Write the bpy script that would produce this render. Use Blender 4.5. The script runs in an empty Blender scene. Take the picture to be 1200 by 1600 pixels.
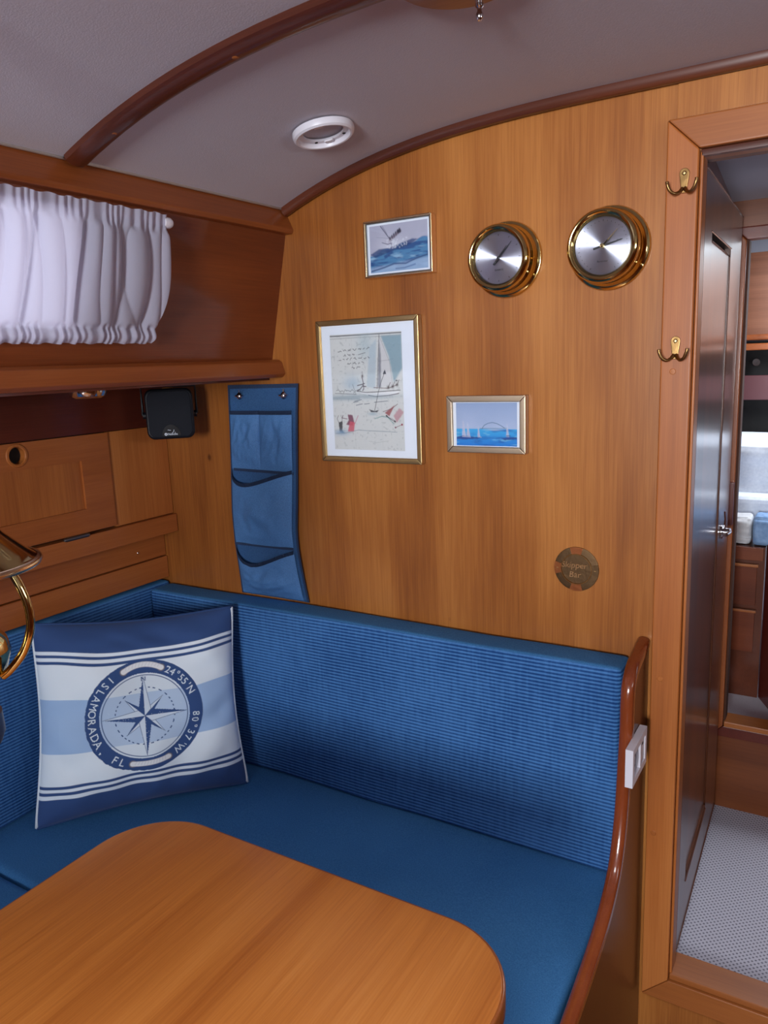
import bpy, bmesh, math, random
import numpy as np
from mathutils import Vector, Matrix, noise
PI = math.pi
SC = bpy.context.scene
COL = SC.collection
random.seed(4)

# ------------------------------------------------------------------ camera
CAMP = Vector((0.0, -1.4, 1.45))
cam_d = bpy.data.cameras.new('camera'); cam = bpy.data.objects.new('camera', cam_d); COL.objects.link(cam)
_y, _p, _r = -.5494218, -.19315878, -.03867849
fwd = Vector((math.sin(_y)*math.cos(_p), math.cos(_y)*math.cos(_p), math.sin(_p)))
right = Vector((math.cos(_y), -math.sin(_y), 0)); up = right.cross(fwd)
r2 = right*math.cos(_r) + up*math.sin(_r); u2 = -right*math.sin(_r) + up*math.cos(_r)
m3 = Matrix((r2, u2, -fwd)).transposed()
cam.matrix_world = Matrix.Translation(CAMP) @ m3.to_4x4()
cam_d.sensor_fit = 'VERTICAL'; cam_d.sensor_height = 32.0; cam_d.lens = 1200/1600*32.0
cam_d.clip_start = .02; cam_d.clip_end = 60
SC.camera = cam

# ------------------------------------------------------------------ world and light
W = bpy.data.worlds.new('world'); SC.world = W; W.use_nodes = True
wn = W.node_tree.nodes; wn['Background'].inputs['Color'].default_value = (.80, .86, 1.0, 1)
wn['Background'].inputs['Strength'].default_value = 1.5

def area(name, loc, target, sx, sy, power, color):
    d = bpy.data.lights.new(name, 'AREA'); d.shape = 'RECTANGLE'; d.size = sx; d.size_y = sy
    d.energy = power; d.color = color
    o = bpy.data.objects.new(name, d); COL.objects.link(o); o.location = loc
    o.rotation_euler = (Vector(target)-Vector(loc)).to_track_quat('-Z', 'Y').to_euler()
    return o
area('hatch_daylight', (-.05, -1.55, 1.98), (-.05, -1.55, 0), .50, .50, 15, (.92, .96, 1))
_cd = area('companionway_daylight', (.1, -3.75, 1.50), (-.25, 0, 1.95), .62, .7, 34, (.90, .95, 1)); _cd.data.spread = math.radians(95)
area('starboard_window_daylight', (1.42, -.95, 1.58), (-.6, -.7, 1.1), .75, .22, 7, (.90, .95, 1))
area('port_window_daylight', (-1.50, -.85, 1.66), (-1.0, -.83, 1.60), .60, .22, 3.2, (.92, .95, 1))
area('fore_hatch_daylight', (.10, 1.15, 1.72), (-.1, 1.25, .9), .45, .45, 13, (.85, .92, 1))
area('passage_fill_light', (.60, .42, 1.22), (-.3, .42, 1.12), .16, .42, .5, (.78, .86, 1))  # added fill light for the passage and door; no window stands there

SC.view_settings.view_transform = 'Standard'; SC.view_settings.look = 'None'
SC.view_settings.gamma = 1; SC.view_settings.use_curve_mapping = False
SC.view_settings.exposure = -0.12

# ------------------------------------------------------------------ material helpers
def lin(c):
    return tuple((v/255/12.92) if v/255 <= .04045 else ((v/255+.055)/1.055)**2.4 for v in c)
class NT:
    def __init__(s, name):
        s.m = bpy.data.materials.new(name); s.m.use_nodes = True; s.t = s.m.node_tree
        s.p = s.t.nodes['Principled BSDF']; s.out = s.t.nodes['Material Output']
    def n(s, typ, **kw):
        x = s.t.nodes.new(typ)
        for k, v in kw.items():
            if k in x.inputs: x.inputs[k].default_value = v
            else: setattr(x, k, v)
        return x
    def l(s, a, b): s.t.links.new(a, b)
    def set(s, **kw):
        for k, v in kw.items(): s.p.inputs[k.replace('_', ' ')].default_value = v
        return s
def rgba(c): return (c[0], c[1], c[2], 1)
def plain(name, col, rough=.5, metal=0, bump=0, bscale=60, **kw):
    t = NT(name); t.set(Base_Color=rgba(lin(col)), Roughness=rough, Metallic=metal, **kw)
    tc = t.n('ShaderNodeTexCoord'); nz = t.n('ShaderNodeTexNoise', Scale=bscale, Detail=4.0); t.l(tc.outputs['Object'], nz.inputs['Vector'])
    mr = t.n('ShaderNodeMapRange'); mr.inputs['To Min'].default_value = max(rough-.06, .02); mr.inputs['To Max'].default_value = rough+.06
    t.l(nz.outputs['Fac'], mr.inputs['Value']); t.l(mr.outputs['Result'], t.p.inputs['Roughness'])
    if bump:
        b = t.n('ShaderNodeBump', Strength=bump, Distance=.001); t.l(nz.outputs['Fac'], b.inputs['Height']); t.l(b.outputs['Normal'], t.p.inputs['Normal'])
    return t.m
def wood(name, dark, mid, light, axis='z', rough=.35, coat=.5, wide=9, knots=0, bump=.06, crough=.12, seed=0):
    t = NT(name)
    tc = t.n('ShaderNodeTexCoord'); oi = t.n('ShaderNodeObjectInfo')
    ad = t.n('ShaderNodeVectorMath', operation='ADD'); t.l(tc.outputs['Object'], ad.inputs[0])
    ml = t.n('ShaderNodeMath', operation='MULTIPLY'); ml.inputs[1].default_value = 7; t.l(oi.outputs['Random'], ml.inputs[0])
    ml2 = t.n('ShaderNodeMath', operation='ADD'); ml2.inputs[1].default_value = seed; t.l(ml.outputs[0], ml2.inputs[0])
    t.l(ml2.outputs[0], ad.inputs[1])
    def mp(sc_al, sc_ac):
        k = t.n('ShaderNodeMapping'); s = [sc_ac]*3; s['xyz'.index(axis)] = sc_al; k.inputs['Scale'].default_value = s
        t.l(ad.outputs[0], k.inputs['Vector']); return k
    def nz(m, det, rough_=.55, dist=0):
        x = t.n('ShaderNodeTexNoise', Scale=1.0, Detail=float(det), Roughness=rough_, Distortion=float(dist)); t.l(m.outputs[0], x.inputs['Vector']); return x
    A = nz(mp(.8, wide), 3, .5, .3)          # broad stripes of the ribbon figure
    B = nz(mp(3.5, 90), 4, .65)              # streaks
    D = nz(mp(9, 480), 2)                    # pores
    E = nz(mp(1.6, 2.2), 2)                  # cloudy tone
    def mix(a, b, f):
        x = t.n('ShaderNodeMix'); x.inputs['Factor'].default_value = f; t.l(a, x.inputs['A']); t.l(b, x.inputs['B']); return x.outputs['Result']
    v = mix(A.outputs['Fac'], B.outputs['Fac'], .24); v = mix(v, E.outputs['Fac'], .36); v = mix(v, D.outputs['Fac'], .16)
    cr = t.n('ShaderNodeValToRGB'); e = cr.color_ramp.elements
    e[0].position = .38; e[0].color = rgba(lin(dark)); e[1].position = .62; e[1].color = rgba(lin(light))
    q = e.new(.5); q.color = rgba(lin(mid)); t.l(v, cr.inputs['Fac'])
    col = cr.outputs['Color']
    if knots:
        vo = t.n('ShaderNodeTexVoronoi', Scale=1.0); k = mp(4.5, 6.5); t.l(k.outputs[0], vo.inputs['Vector'])
        mr = t.n('ShaderNodeMapRange'); mr.inputs['From Min'].default_value = .018; mr.inputs['From Max'].default_value = .05; t.l(vo.outputs['Distance'], mr.inputs['Value'])
        mx = t.n('ShaderNodeMix', data_type='RGBA'); t.l(mr.outputs['Result'], mx.inputs['Factor'])
        mx.inputs['A'].default_value = rgba([c*.55 for c in lin(dark)]); t.l(col, mx.inputs['B']); col = mx.outputs['Result']
    t.l(col, t.p.inputs['Base Color'])
    t.set(Roughness=rough, Coat_Weight=coat, Coat_Roughness=crough, Specular_IOR_Level=.35)
    b = t.n('ShaderNodeBump', Strength=bump, Distance=.001); t.l(B.outputs['Fac'], b.inputs['Height']); t.l(b.outputs['Normal'], t.p.inputs['Normal'])
    return t.m
def fabric(name, dark, light, ribs=None, weave=260, bump=.5, rough=.85, sheen=.15):
    """ribs = axis of the wave direction ('z': horizontal ribs)"""
    t = NT(name); tc = t.n('ShaderNodeTexCoord')
    mp = t.n('ShaderNodeMapping'); mp.inputs['Scale'].default_value = (1, 1, 1) if not ribs else (.35, .35, 1); t.l(tc.outputs['Object'], mp.inputs['Vector'])
    n1 = t.n('ShaderNodeTexNoise', Scale=float(weave), Detail=3.0); t.l(mp.outputs[0], n1.inputs['Vector'])
    n2 = t.n('ShaderNodeTexNoise', Scale=4.0, Detail=3.0); t.l(tc.outputs['Object'], n2.inputs['Vector'])
    h = n1.outputs['Fac']
    if ribs:
        w = t.n('ShaderNodeTexWave', bands_direction='Z', Scale=42.0, Distortion=.35, Detail=2.0); w.inputs['Detail Scale'].default_value = 3
        t.l(tc.outputs['Object'], w.inputs['Vector'])
        wx = t.n('ShaderNodeTexNoise', Scale=150.0, Detail=1.0); mq = t.n('ShaderNodeMapping'); mq.inputs['Scale'].default_value = (1.2, 1.2, .12); t.l(tc.outputs['Object'], mq.inputs['Vector']); t.l(mq.outputs[0], wx.inputs['Vector'])
        a = t.n('ShaderNodeMix'); a.inputs['Factor'].default_value = .35; t.l(w.outputs['Fac'], a.inputs['A']); t.l(wx.outputs['Fac'], a.inputs['B'])
        b2 = t.n('ShaderNodeMix'); b2.inputs['Factor'].default_value = .2; t.l(a.outputs['Result'], b2.inputs['A']); t.l(h, b2.inputs['B']); h = b2.outputs['Result']
    ml = t.n('ShaderNodeMix'); ml.inputs['Factor'].default_value = .35; t.l(h, ml.inputs['A']); t.l(n2.outputs['Fac'], ml.inputs['B'])
    cr = t.n('ShaderNodeValToRGB'); e = cr.color_ramp.elements
    e[0].position = .3; e[0].color = rgba(lin(dark)); e[1].position = .68; e[1].color = rgba(lin(light)); t.l(ml.outputs['Result'], cr.inputs['Fac'])
    t.l(cr.outputs['Color'], t.p.inputs['Base Color'])
    b = t.n('ShaderNodeBump', Strength=bump, Distance=.0016 if ribs else .0008); t.l(h, b.inputs['Height']); t.l(b.outputs['Normal'], t.p.inputs['Normal'])
    t.set(Roughness=rough, Sheen_Weight=sheen, Sheen_Tint=rgba(lin(light)), Specular_IOR_Level=.2)
    return t.m
def printed(name, rough=.5, weave=0, sheen=0, coat=0):
    t = NT(name); a = t.n('ShaderNodeAttribute', attribute_name='print'); t.l(a.outputs['Color'], t.p.inputs['Base Color'])
    t.set(Roughness=rough, Sheen_Weight=sheen, Coat_Weight=coat)
    if weave:
        tc = t.n('ShaderNodeTexCoord'); nz = t.n('ShaderNodeTexNoise', Scale=float(weave), Detail=3.0); t.l(tc.outputs['Object'], nz.inputs['Vector'])
        b = t.n('ShaderNodeBump', Strength=.25, Distance=.0006); t.l(nz.outputs['Fac'], b.inputs['Height']); t.l(b.outputs['Normal'], t.p.inputs['Normal'])
    return t.m
def glass(name, tint=(1, 1, 1), ior=1.5, rough=.02):
    t = NT(name); tr = t.n('ShaderNodeBsdfTransparent', Color=rgba(tint)); gl = t.n('ShaderNodeBsdfGlossy', Roughness=rough)
    fr = t.n('ShaderNodeFresnel', IOR=ior); mx = t.n('ShaderNodeMixShader'); t.l(fr.outputs[0], mx.inputs[0]); t.l(tr.outputs[0], mx.inputs[1]); t.l(gl.outputs[0], mx.inputs[2])
    t.l(mx.outputs[0], t.out.inputs['Surface']); return t.m
def metal(name, col, rough=.15, bump=.05, scale=30):
    return plain(name, col, rough, 1.0, bump, scale)

BULK = wood('veneer', (122, 66, 27), (160, 95, 41), (190, 123, 60), 'z', .36, .35, 7, 1, crough=.22)
FRAME = wood('frame_wood', (148, 80, 34), (172, 98, 44), (190, 116, 58), 'z', .42, .2, 14, crough=.28)
FRAMEX = wood('frame_wood_cross', (138, 76, 34), (160, 92, 43), (178, 108, 54), 'x', .42, .2, 14, crough=.28)
LOCK = wood('locker_wood', (148, 80, 36), (178, 104, 50), (200, 128, 68), 'z', .38, .2, 10)
LOCKY = wood('locker_wood_rail', (140, 74, 34), (166, 92, 44), (184, 108, 56), 'y', .38, .2, 12)
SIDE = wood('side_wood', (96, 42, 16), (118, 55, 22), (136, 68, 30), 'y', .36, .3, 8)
FASC = wood('fascia_wood', (118, 58, 24), (142, 74, 34), (158, 88, 44), 'y', .38, .25, 8)
TRIM = wood('mahogany_trim', (72, 32, 18), (92, 44, 24), (108, 54, 32), 'y', .32, .5, 12)
TRIMX = wood('mahogany_trim_cross', (66, 28, 16), (84, 38, 22), (100, 48, 28), 'x', .32, .5, 12)
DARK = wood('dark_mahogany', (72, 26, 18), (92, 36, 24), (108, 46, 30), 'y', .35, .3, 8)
DOORM = wood('varnished_door', (70, 34, 16), (88, 44, 22), (104, 54, 28), 'z', .35, .7, 10, crough=.2)
PANELM = wood('end_panel_wood', (52, 18, 8), (66, 25, 11), (80, 32, 15), 'z', .35, .35, 9, crough=.16)
TABLE = wood('table_wood', (176, 98, 38), (204, 124, 54), (222, 146, 74), 'y', .36, .35, 13, 0, crough=.28)
TEDGE = wood('table_edge_wood', (130, 66, 26), (156, 84, 36), (170, 98, 46), 'x', .35, .4, 9)
FLOORM = wood('sole_wood', (90, 44, 22), (120, 62, 32), (140, 80, 44), 'y', .4, .3, 10)
CEIL = plain('headliner', (192, 186, 196), .85, 0, .35, 420)
WHITEBEAD = plain('white_bead', (215, 212, 208), .5)
WHITEP = plain('white_plastic', (222, 218, 226), .35)
RIB = fabric('ribbed_blue_fabric', (24, 64, 120), (80, 134, 196), ribs='z', bump=.95)
BLUE = fabric('plain_blue_fabric', (48, 102, 156), (74, 134, 188), weave=420, bump=.5)
ORGM = fabric('denim_blue_cloth', (66, 108, 162), (96, 146, 204), weave=600, bump=.25, rough=.6, sheen=.05)
BIND = fabric('navy_binding', (60, 78, 112), (82, 100, 136), weave=700, bump=.3)
BRASS = metal('polished_brass', (206, 182, 122), .10, .03, 12)
ABRASS = metal('aged_brass', (150, 116, 72), .32, .3, 90)
PLAQ = metal('bronze', (104, 80, 56), .5, .5, 160)
CHROME = metal('chrome', (210, 210, 215), .12, .02)
STEEL = metal('dull_steel', (140, 140, 138), .38, .1)
GOLDF = metal('champagne_gold', (196, 168, 118), .34, .1, 200)
GOLDB = metal('bright_gold', (232, 204, 160), .22, .05, 200)
CHAMP = metal('brushed_champagne', (196, 176, 152), .40, .1, 200)
BLACK = plain('black_plastic', (13, 15, 22), .42, 0, .3, 300)
DARKIN = plain('dark_gap', (14, 12, 12), .8)
PAPER = plain('mat_board', (232, 238, 250), .8)
GLASS = glass('picture_glass', ior=1.35)
DOMEG = glass('dial_glass', ior=1.38)
PRINT = printed('printed_paper', .55, coat=.0)
PCLOTH = printed('printed_cotton', .85, weave=700, sheen=.1)

# ------------------------------------------------------------------ object helpers
def thing(name, label, cat, loc, group=None):
    o = bpy.data.objects.new(name, None); COL.objects.link(o); o.location = loc; o.empty_display_size = .05
    o['label'] = label; o['category'] = cat
    if group: o['group'] = group
    return o
def tag(o, label, cat, group=None):
    o['label'] = label; o['category'] = cat
    if group: o['group'] = group
    return o
def rootloc(p):
    v = Vector((0, 0, 0))
    while p is not None: v = v + Vector(p.location); p = p.parent
    return v
def link(name, bm, mat, parent=None, smooth=False, origin=None, recalc=True):
    if recalc: bmesh.ops.recalc_face_normals(bm, faces=bm.faces)
    off = rootloc(parent)
    loc = Vector(origin)-off if origin is not None else Vector((0, 0, 0))
    tot = off+loc
    for v in bm.verts: v.co -= tot
    me = bpy.data.meshes.new(name); bm.to_mesh(me); bm.free()
    for mm in (mat if isinstance(mat, (list, tuple)) else [mat]): me.materials.append(mm)
    if smooth:
        me.polygons.foreach_set('use_smooth', [True]*len(me.polygons))
        if smooth != 'all':
            try: me.set_sharp_from_angle(angle=math.radians(38))
            except Exception: pass
    o = bpy.data.objects.new(name, me); COL.objects.link(o)
    o.parent = parent; o.location = loc
    if smooth is True and len(me.polygons) < 400:
        w = o.modifiers.new('weighted_normals', 'WEIGHTED_NORMAL'); w.keep_sharp = True; w.weight = 100
    return o
def struct(o):
    o['kind'] = 'structure'; return o
def sroot(name, loc):
    o = bpy.data.objects.new(name, None); COL.objects.link(o); o.location = loc; o['kind'] = 'structure'; o.empty_display_size = .05; return o
def bm_box(x0, x1, y0, y1, z0, z1, bev=0, seg=2, bm=None):
    b = bmesh.new(); bmesh.ops.create_cube(b, size=1)
    for v in b.verts: v.co = Vector(((x0+x1)/2+v.co.x*(x1-x0), (y0+y1)/2+v.co.y*(y1-y0), (z0+z1)/2+v.co.z*(z1-z0)))
    if bev: bmesh.ops.bevel(b, geom=b.edges[:], offset=bev, segments=seg, profile=.5, affect='EDGES')
    if bm is not None: merge(bm, b); return bm
    return b
def merge(a, b):
    me = bpy.data.meshes.new('t'); b.to_mesh(me); b.free(); a.from_mesh(me); bpy.data.meshes.remove(me)
def box(name, x0, x1, y0, y1, z0, z1, mat, parent=None, bev=0, seg=2, origin=None):
    return link(name, bm_box(x0, x1, y0, y1, z0, z1, bev, seg), mat, parent, smooth=bev > 0, origin=origin)
def bm_prism(pts, d, bev=0, seg=2):
    """pts: world polygon, d: extrusion vector"""
    b = bmesh.new(); vs = [b.verts.new(p) for p in pts]; f = b.faces.new(vs)
    r = bmesh.ops.extrude_face_region(b, geom=[f]); nv = [g for g in r['geom'] if isinstance(g, bmesh.types.BMVert)]
    bmesh.ops.translate(b, verts=nv, vec=Vector(d)); bmesh.ops.recalc_face_normals(b, faces=b.faces)
    if bev:
        bmesh.ops.bevel(b, geom=b.edges[:], offset=bev, segments=seg, profile=.5, affect='EDGES')
    return b
def frame_axes(n):
    n = Vector(n).normalized(); a = Vector((0, 0, 1)) if abs(n.z) < .9 else Vector((0, 1, 0))
    u = a.cross(n).normalized(); return u, n.cross(u), n
def bm_lathe(c, n, prof, seg=48, u=None):
    """profile list of (radius, height along n)"""
    b = bmesh.new(); U, V, N = frame_axes(n); c = Vector(c); rings = []
    for r, h in prof:
        if r < 1e-6: rings.append([b.verts.new(c+N*h)])
        else: rings.append([b.verts.new(c+N*h+U*(r*math.cos(2*PI*i/seg))+V*(r*math.sin(2*PI*i/seg))) for i in range(seg)])
    for A, B in zip(rings, rings[1:]):
        for i in range(seg):
            j = (i+1) % seg
            if len(A) == 1 and len(B) == 1: continue
            if len(A) == 1: b.faces.new((A[0], B[i], B[j]))
            elif len(B) == 1: b.faces.new((A[i], A[j], B[0]))
            else: b.faces.new((A[i], A[j], B[j], B[i]))
    return b
def bm_tube(pts, rad, seg=10, caps=True):
    b = bmesh.new(); pts = [Vector(p) for p in pts]; rad = rad if isinstance(rad, (list, tuple)) else [rad]*len(pts)
    t0 = (pts[1]-pts[0]).normalized(); U = t0.orthogonal().normalized(); rings = []
    for i, p in enumerate(pts):
        t = ((pts[min(i+1, len(pts)-1)]-pts[max(i-1, 0)])).normalized()
        U = (U-t*U.dot(t)).normalized(); V = t.cross(U)
        rings.append([b.verts.new(p+U*(rad[i]*math.cos(2*PI*k/seg))+V*(rad[i]*math.sin(2*PI*k/seg))) for k in range(seg)])
    for A, B in zip(rings, rings[1:]):
        for k in range(seg): b.faces.new((A[k], A[(k+1) % seg], B[(k+1) % seg], B[k]))
    if caps: b.faces.new(rings[0][::-1]); b.faces.new(rings[-1])
    return b
def catmull(P, n=8):
    P = [Vector(p) for p in P]; out = []
    for i in range(len(P)-1):
        a = P[max(i-1, 0)]; b = P[i]; c = P[i+1]; d = P[min(i+2, len(P)-1)]
        for k in range(n):
            t = k/n; out.append(.5*((2*b)+(c-a)*t+(2*a-5*b+4*c-d)*t*t+(3*b-a-3*c+d)*t**3))
    out.append(P[-1]); return out
def bm_grid(fn, nu, nv, closed_u=False):
    b = bmesh.new(); g = [[b.verts.new(fn(i/nu, j/nv)) for i in range(nu+1)] for j in range(nv+1)]
    for j in range(nv):
        for i in range(nu): b.faces.new((g[j][i], g[j][i+1], g[j+1][i+1], g[j+1][i]))
    return b
def bm_cells(P0, u, v, n, us, vs, holes, th):
    """slab with rectangular holes: grid lines us, vs; holes = set of cells; thickness th along n"""
    b = bmesh.new(); P0 = Vector(P0); u = Vector(u); v = Vector(v); n = Vector(n); cache = {}
    def V(i, j, k):
        if (i, j, k) not in cache: cache[(i, j, k)] = b.verts.new(P0+u*us[i]+v*vs[j]+n*(th*k))
        return cache[(i, j, k)]
    U, Vn = len(us)-1, len(vs)-1
    solid = lambda i, j: 0 <= i < U and 0 <= j < Vn and (i, j) not in holes
    for i in range(U):
        for j in range(Vn):
            if not solid(i, j): continue
            b.faces.new((V(i, j, 0), V(i+1, j, 0), V(i+1, j+1, 0), V(i, j+1, 0)))
            b.faces.new((V(i, j, 1), V(i, j+1, 1), V(i+1, j+1, 1), V(i+1, j, 1)))
            if not solid(i-1, j): b.faces.new((V(i, j, 0), V(i, j+1, 0), V(i, j+1, 1), V(i, j, 1)))
            if not solid(i+1, j): b.faces.new((V(i+1, j, 0), V(i+1, j, 1), V(i+1, j+1, 1), V(i+1, j+1, 0)))
            if not solid(i, j-1): b.faces.new((V(i, j, 0), V(i, j, 1), V(i+1, j, 1), V(i+1, j, 0)))
            if not solid(i, j+1): b.faces.new((V(i, j+1, 0), V(i+1, j+1, 0), V(i+1, j+1, 1), V(i, j+1, 1)))
    return b
def copy_tree(o, parent=None):
    c = o.copy(); COL.objects.link(c); c.parent = parent
    for ch in list(o.children): copy_tree(ch, c)
    return c

# ------------------------------------------------------------------ canvas painting on fine meshes (flat print)
class Canvas:
    def __init__(s, nx, ny, w, h, bg):
        s.nx, s.ny, s.w, s.h = nx, ny, w, h
        s.X, s.Y = np.meshgrid(np.linspace(0, w, nx), np.linspace(0, h, ny)); s.C = np.zeros((ny, nx, 3)); s.C[:] = lin(bg); s.px = w/(nx-1)
    def blend(s, a, col, al=1.0):
        a = np.clip(a, 0, 1)[..., None]*al; s.C = s.C*(1-a)+np.array(lin(col))*a
    def edge(s, d, soft=1.0): return np.clip(.5-d/(s.px*soft), 0, 1)
    def poly(s, pts, col, al=1.0, soft=None):
        ins = np.zeros(s.X.shape, bool); n = len(pts)
        for i in range(n):
            x1, y1 = pts[i]; x2, y2 = pts[(i+1) % n]
            if y1 == y2: continue
            c = ((y1 > s.Y) != (y2 > s.Y)) & (s.X < (x2-x1)*(s.Y-y1)/(y2-y1)+x1); ins ^= c
        a = ins.astype(float)
        if soft:
            for _ in range(soft):
                a = (a+np.roll(a, 1, 0)+np.roll(a, -1, 0)+np.roll(a, 1, 1)+np.roll(a, -1, 1))/5
        s.blend(a, col, al)
    def dist(s, pts):
        D = np.full(s.X.shape, 1e9)
        for (x1, y1), (x2, y2) in zip(pts, pts[1:]):
            dx, dy = x2-x1, y2-y1; L = dx*dx+dy*dy+1e-12
            t = np.clip(((s.X-x1)*dx+(s.Y-y1)*dy)/L, 0, 1); D = np.minimum(D, np.hypot(s.X-x1-t*dx, s.Y-y1-t*dy))
        return D
    def line(s, pts, wd, col, al=1.0, soft=1.2): s.blend(s.edge(s.dist(pts)-wd/2, soft), col, al)
    def blob(s, x, y, rx, ry, col, al=1.0, p=2):
        s.blend(np.exp(-(((s.X-x)/rx)**2+((s.Y-y)/ry)**2)**(p/2)), col, al)
    def noise(s, sx, sy, seed=0):
        r = np.random.RandomState(seed); out = 0; amp = 1; tot = 0
        for o in range(4):
            gx, gy = max(2, int(s.w*sx*2**o)+2), max(2, int(s.h*sy*2**o)+2); g = r.rand(gy+1, gx+1)
            fx = s.X/s.w*(gx-1); fy = s.Y/s.h*(gy-1); ix = fx.astype(int); iy = fy.astype(int); tx = fx-ix; ty = fy-iy; tx = tx*tx*(3-2*tx); ty = ty*ty*(3-2*ty)
            out = out+amp*((g[iy, ix]*(1-tx)+g[iy, ix+1]*tx)*(1-ty)+(g[iy+1, ix]*(1-tx)+g[iy+1, ix+1]*tx)*ty); tot += amp; amp *= .5
        return out/tot
    def tris(s, T, col, al=1.0):
        m = np.zeros(s.X.shape)
        for tri in T:
            xs = [p[0] for p in tri]; ys = [p[1] for p in tri]
            i0 = max(0, int(min(xs)/s.w*(s.nx-1))-1); i1 = min(s.nx, int(max(xs)/s.w*(s.nx-1))+3); j0 = max(0, int(min(ys)/s.h*(s.ny-1))-1); j1 = min(s.ny, int(max(ys)/s.h*(s.ny-1))+3)
            if i1 <= i0 or j1 <= j0: continue
            X = s.X[j0:j1, i0:i1]; Y = s.Y[j0:j1, i0:i1]; a = np.ones(X.shape, bool)
            ar = (xs[1]-xs[0])*(ys[2]-ys[0])-(xs[2]-xs[0])*(ys[1]-ys[0]); sg = 1 if ar > 0 else -1
            for k in range(3):
                x1, y1 = tri[k]; x2, y2 = tri[(k+1) % 3]; L = math.hypot(x2-x1, y2-y1)+1e-12
                a &= sg*((x2-x1)*(Y-y1)-(y2-y1)*(X-x1))/L > -s.px*.12
            m[j0:j1, i0:i1] = np.maximum(m[j0:j1, i0:i1], a)
        s.blend(m, col, al)
    def mesh(s, name, fn, mat, parent=None, origin=None, extra=None):
        """fn(u, v) -> world point arrays; v goes DOWN the picture"""
        nx, ny = s.nx, s.ny; P = fn(s.X/s.w, s.Y/s.h).reshape(-1, 3); off = rootloc(parent)
        loc = np.array(Vector(origin)-off) if origin is not None else np.zeros(3); P = P-np.array(off)-loc
        idx = np.arange(nx*ny).reshape(ny, nx); F = np.stack([idx[:-1, :-1], idx[1:, :-1], idx[1:, 1:], idx[:-1, 1:]], -1).reshape(-1, 4)
        me = bpy.data.meshes.new(name); me.from_pydata(P.tolist(), [], F.tolist())
        ca = me.color_attributes.new(name='print', type='FLOAT_COLOR', domain='POINT')
        ca.data.foreach_set('color', np.concatenate([s.C.reshape(-1, 3), np.ones((nx*ny, 1))], 1).astype(np.float32).ravel())
        me.polygons.foreach_set('use_smooth', [True]*len(me.polygons)); me.materials.append(mat)
        o = bpy.data.objects.new(name, me); COL.objects.link(o); o.parent = parent; o.location = loc
        return o
_tc = {}
def text_tris(body, size=1.0):
    if body in _tc: T = _tc[body]
    else:
        cu = bpy.data.curves.new('t', 'FONT'); cu.body = body; cu.size = 1; cu.resolution_u = 3; cu.fill_mode = 'FRONT'
        o = bpy.data.objects.new('t', cu); COL.objects.link(o); dg = bpy.context.evaluated_depsgraph_get(); dg.update()
        me = o.evaluated_get(dg).to_mesh(); me.calc_loop_triangles()
        T = [[(me.vertices[i].co.x, me.vertices[i].co.y) for i in t.vertices] for t in me.loop_triangles]
        o.evaluated_get(dg).to_mesh_clear(); bpy.data.objects.remove(o); bpy.data.curves.remove(cu); _tc[body] = T
    return [[(x*size, y*size) for x, y in t] for t in T]

# ------------------------------------------------------------------ shell
def zc(x):
    if x < -.3: return 1.885-.11*(abs(x+.3)/.788)**3.05
    if x > .4: return 1.885-.11*((x-.4)/.788)**3.05
    return 1.885
XL, XR, YA = -1.088, 1.188, -3.6
# floor of the saloon and of the passage, fore cabin
struct(box('floor', -1.75, 1.3, YA, 0, -.04, 0, FLOORM))
carp = NT('woven_carpet'); _tcn = carp.n('ShaderNodeTexCoord')
def _wave(d, rot):
    mp = carp.n('ShaderNodeMapping'); mp.inputs['Rotation'].default_value = (0, 0, rot); carp.l(_tcn.outputs['Object'], mp.inputs['Vector'])
    w = carp.n('ShaderNodeTexWave', bands_direction=d, Scale=38.0, Distortion=.3); carp.l(mp.outputs[0], w.inputs['Vector']); return w
_a, _b = _wave('X', .85), _wave('Y', .85)
_m = carp.n('ShaderNodeMath', operation='MULTIPLY'); carp.l(_a.outputs['Fac'], _m.inputs[0]); carp.l(_b.outputs['Fac'], _m.inputs[1])
_r = carp.n('ShaderNodeValToRGB'); _r.color_ramp.elements[0].position = .25; _r.color_ramp.elements[0].color = rgba(lin((196, 192, 204))); _r.color_ramp.elements[1].position = .75; _r.color_ramp.elements[1].color = rgba(lin((112, 108, 122)))
carp.l(_m.outputs[0], _r.inputs['Fac']); carp.l(_r.outputs['Color'], carp.p.inputs['Base Color'])
_bp = carp.n('ShaderNodeBump', Strength=-.6, Distance=.002); _bp.invert = False; carp.l(_m.outputs[0], _bp.inputs['Height']); carp.l(_bp.outputs['Normal'], carp.p.inputs['Normal'])
carp.set(Roughness=.9)
struct(box('floor', -.30, .75, .012, .67, .19, .232, carp.m))
CARPW = fabric('pale_carpet', (196, 196, 208), (222, 222, 232), weave=300)
struct(box('floor', -.60, .6, .70, 2.0, .42, .46, CARPW))

# ceiling of the saloon, vaulted, with a hatch opening
def ceil_strip():
    b = bmesh.new(); xs = sorted(set([XL+(XR-XL)*i/60 for i in range(61)]+[-.30, .20])); ys = [YA, -2.6, -1.80, -1.30, -.9, -.54, -.2, 0.0]
    for k, th in ((0, 0), (1, .03)):
        pass
    V = {}
    def v(i, j, k):
        if (i, j, k) not in V: V[(i, j, k)] = b.verts.new((xs[i], ys[j], zc(xs[i])+.03*k))
        return V[(i, j, k)]
    hole = lambda i, j: (-.301 < (xs[i]+xs[i+1])/2 < .201) and (-1.80 < (ys[j]+ys[j+1])/2 < -1.30)
    for i in range(len(xs)-1):
        for j in range(len(ys)-1):
            if hole(i, j): continue
            b.faces.new((v(i, j, 0), v(i, j+1, 0), v(i+1, j+1, 0), v(i+1, j, 0)))
            b.faces.new((v(i, j, 1), v(i+1, j, 1), v(i+1, j+1, 1), v(i, j+1, 1)))
    return b
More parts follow.
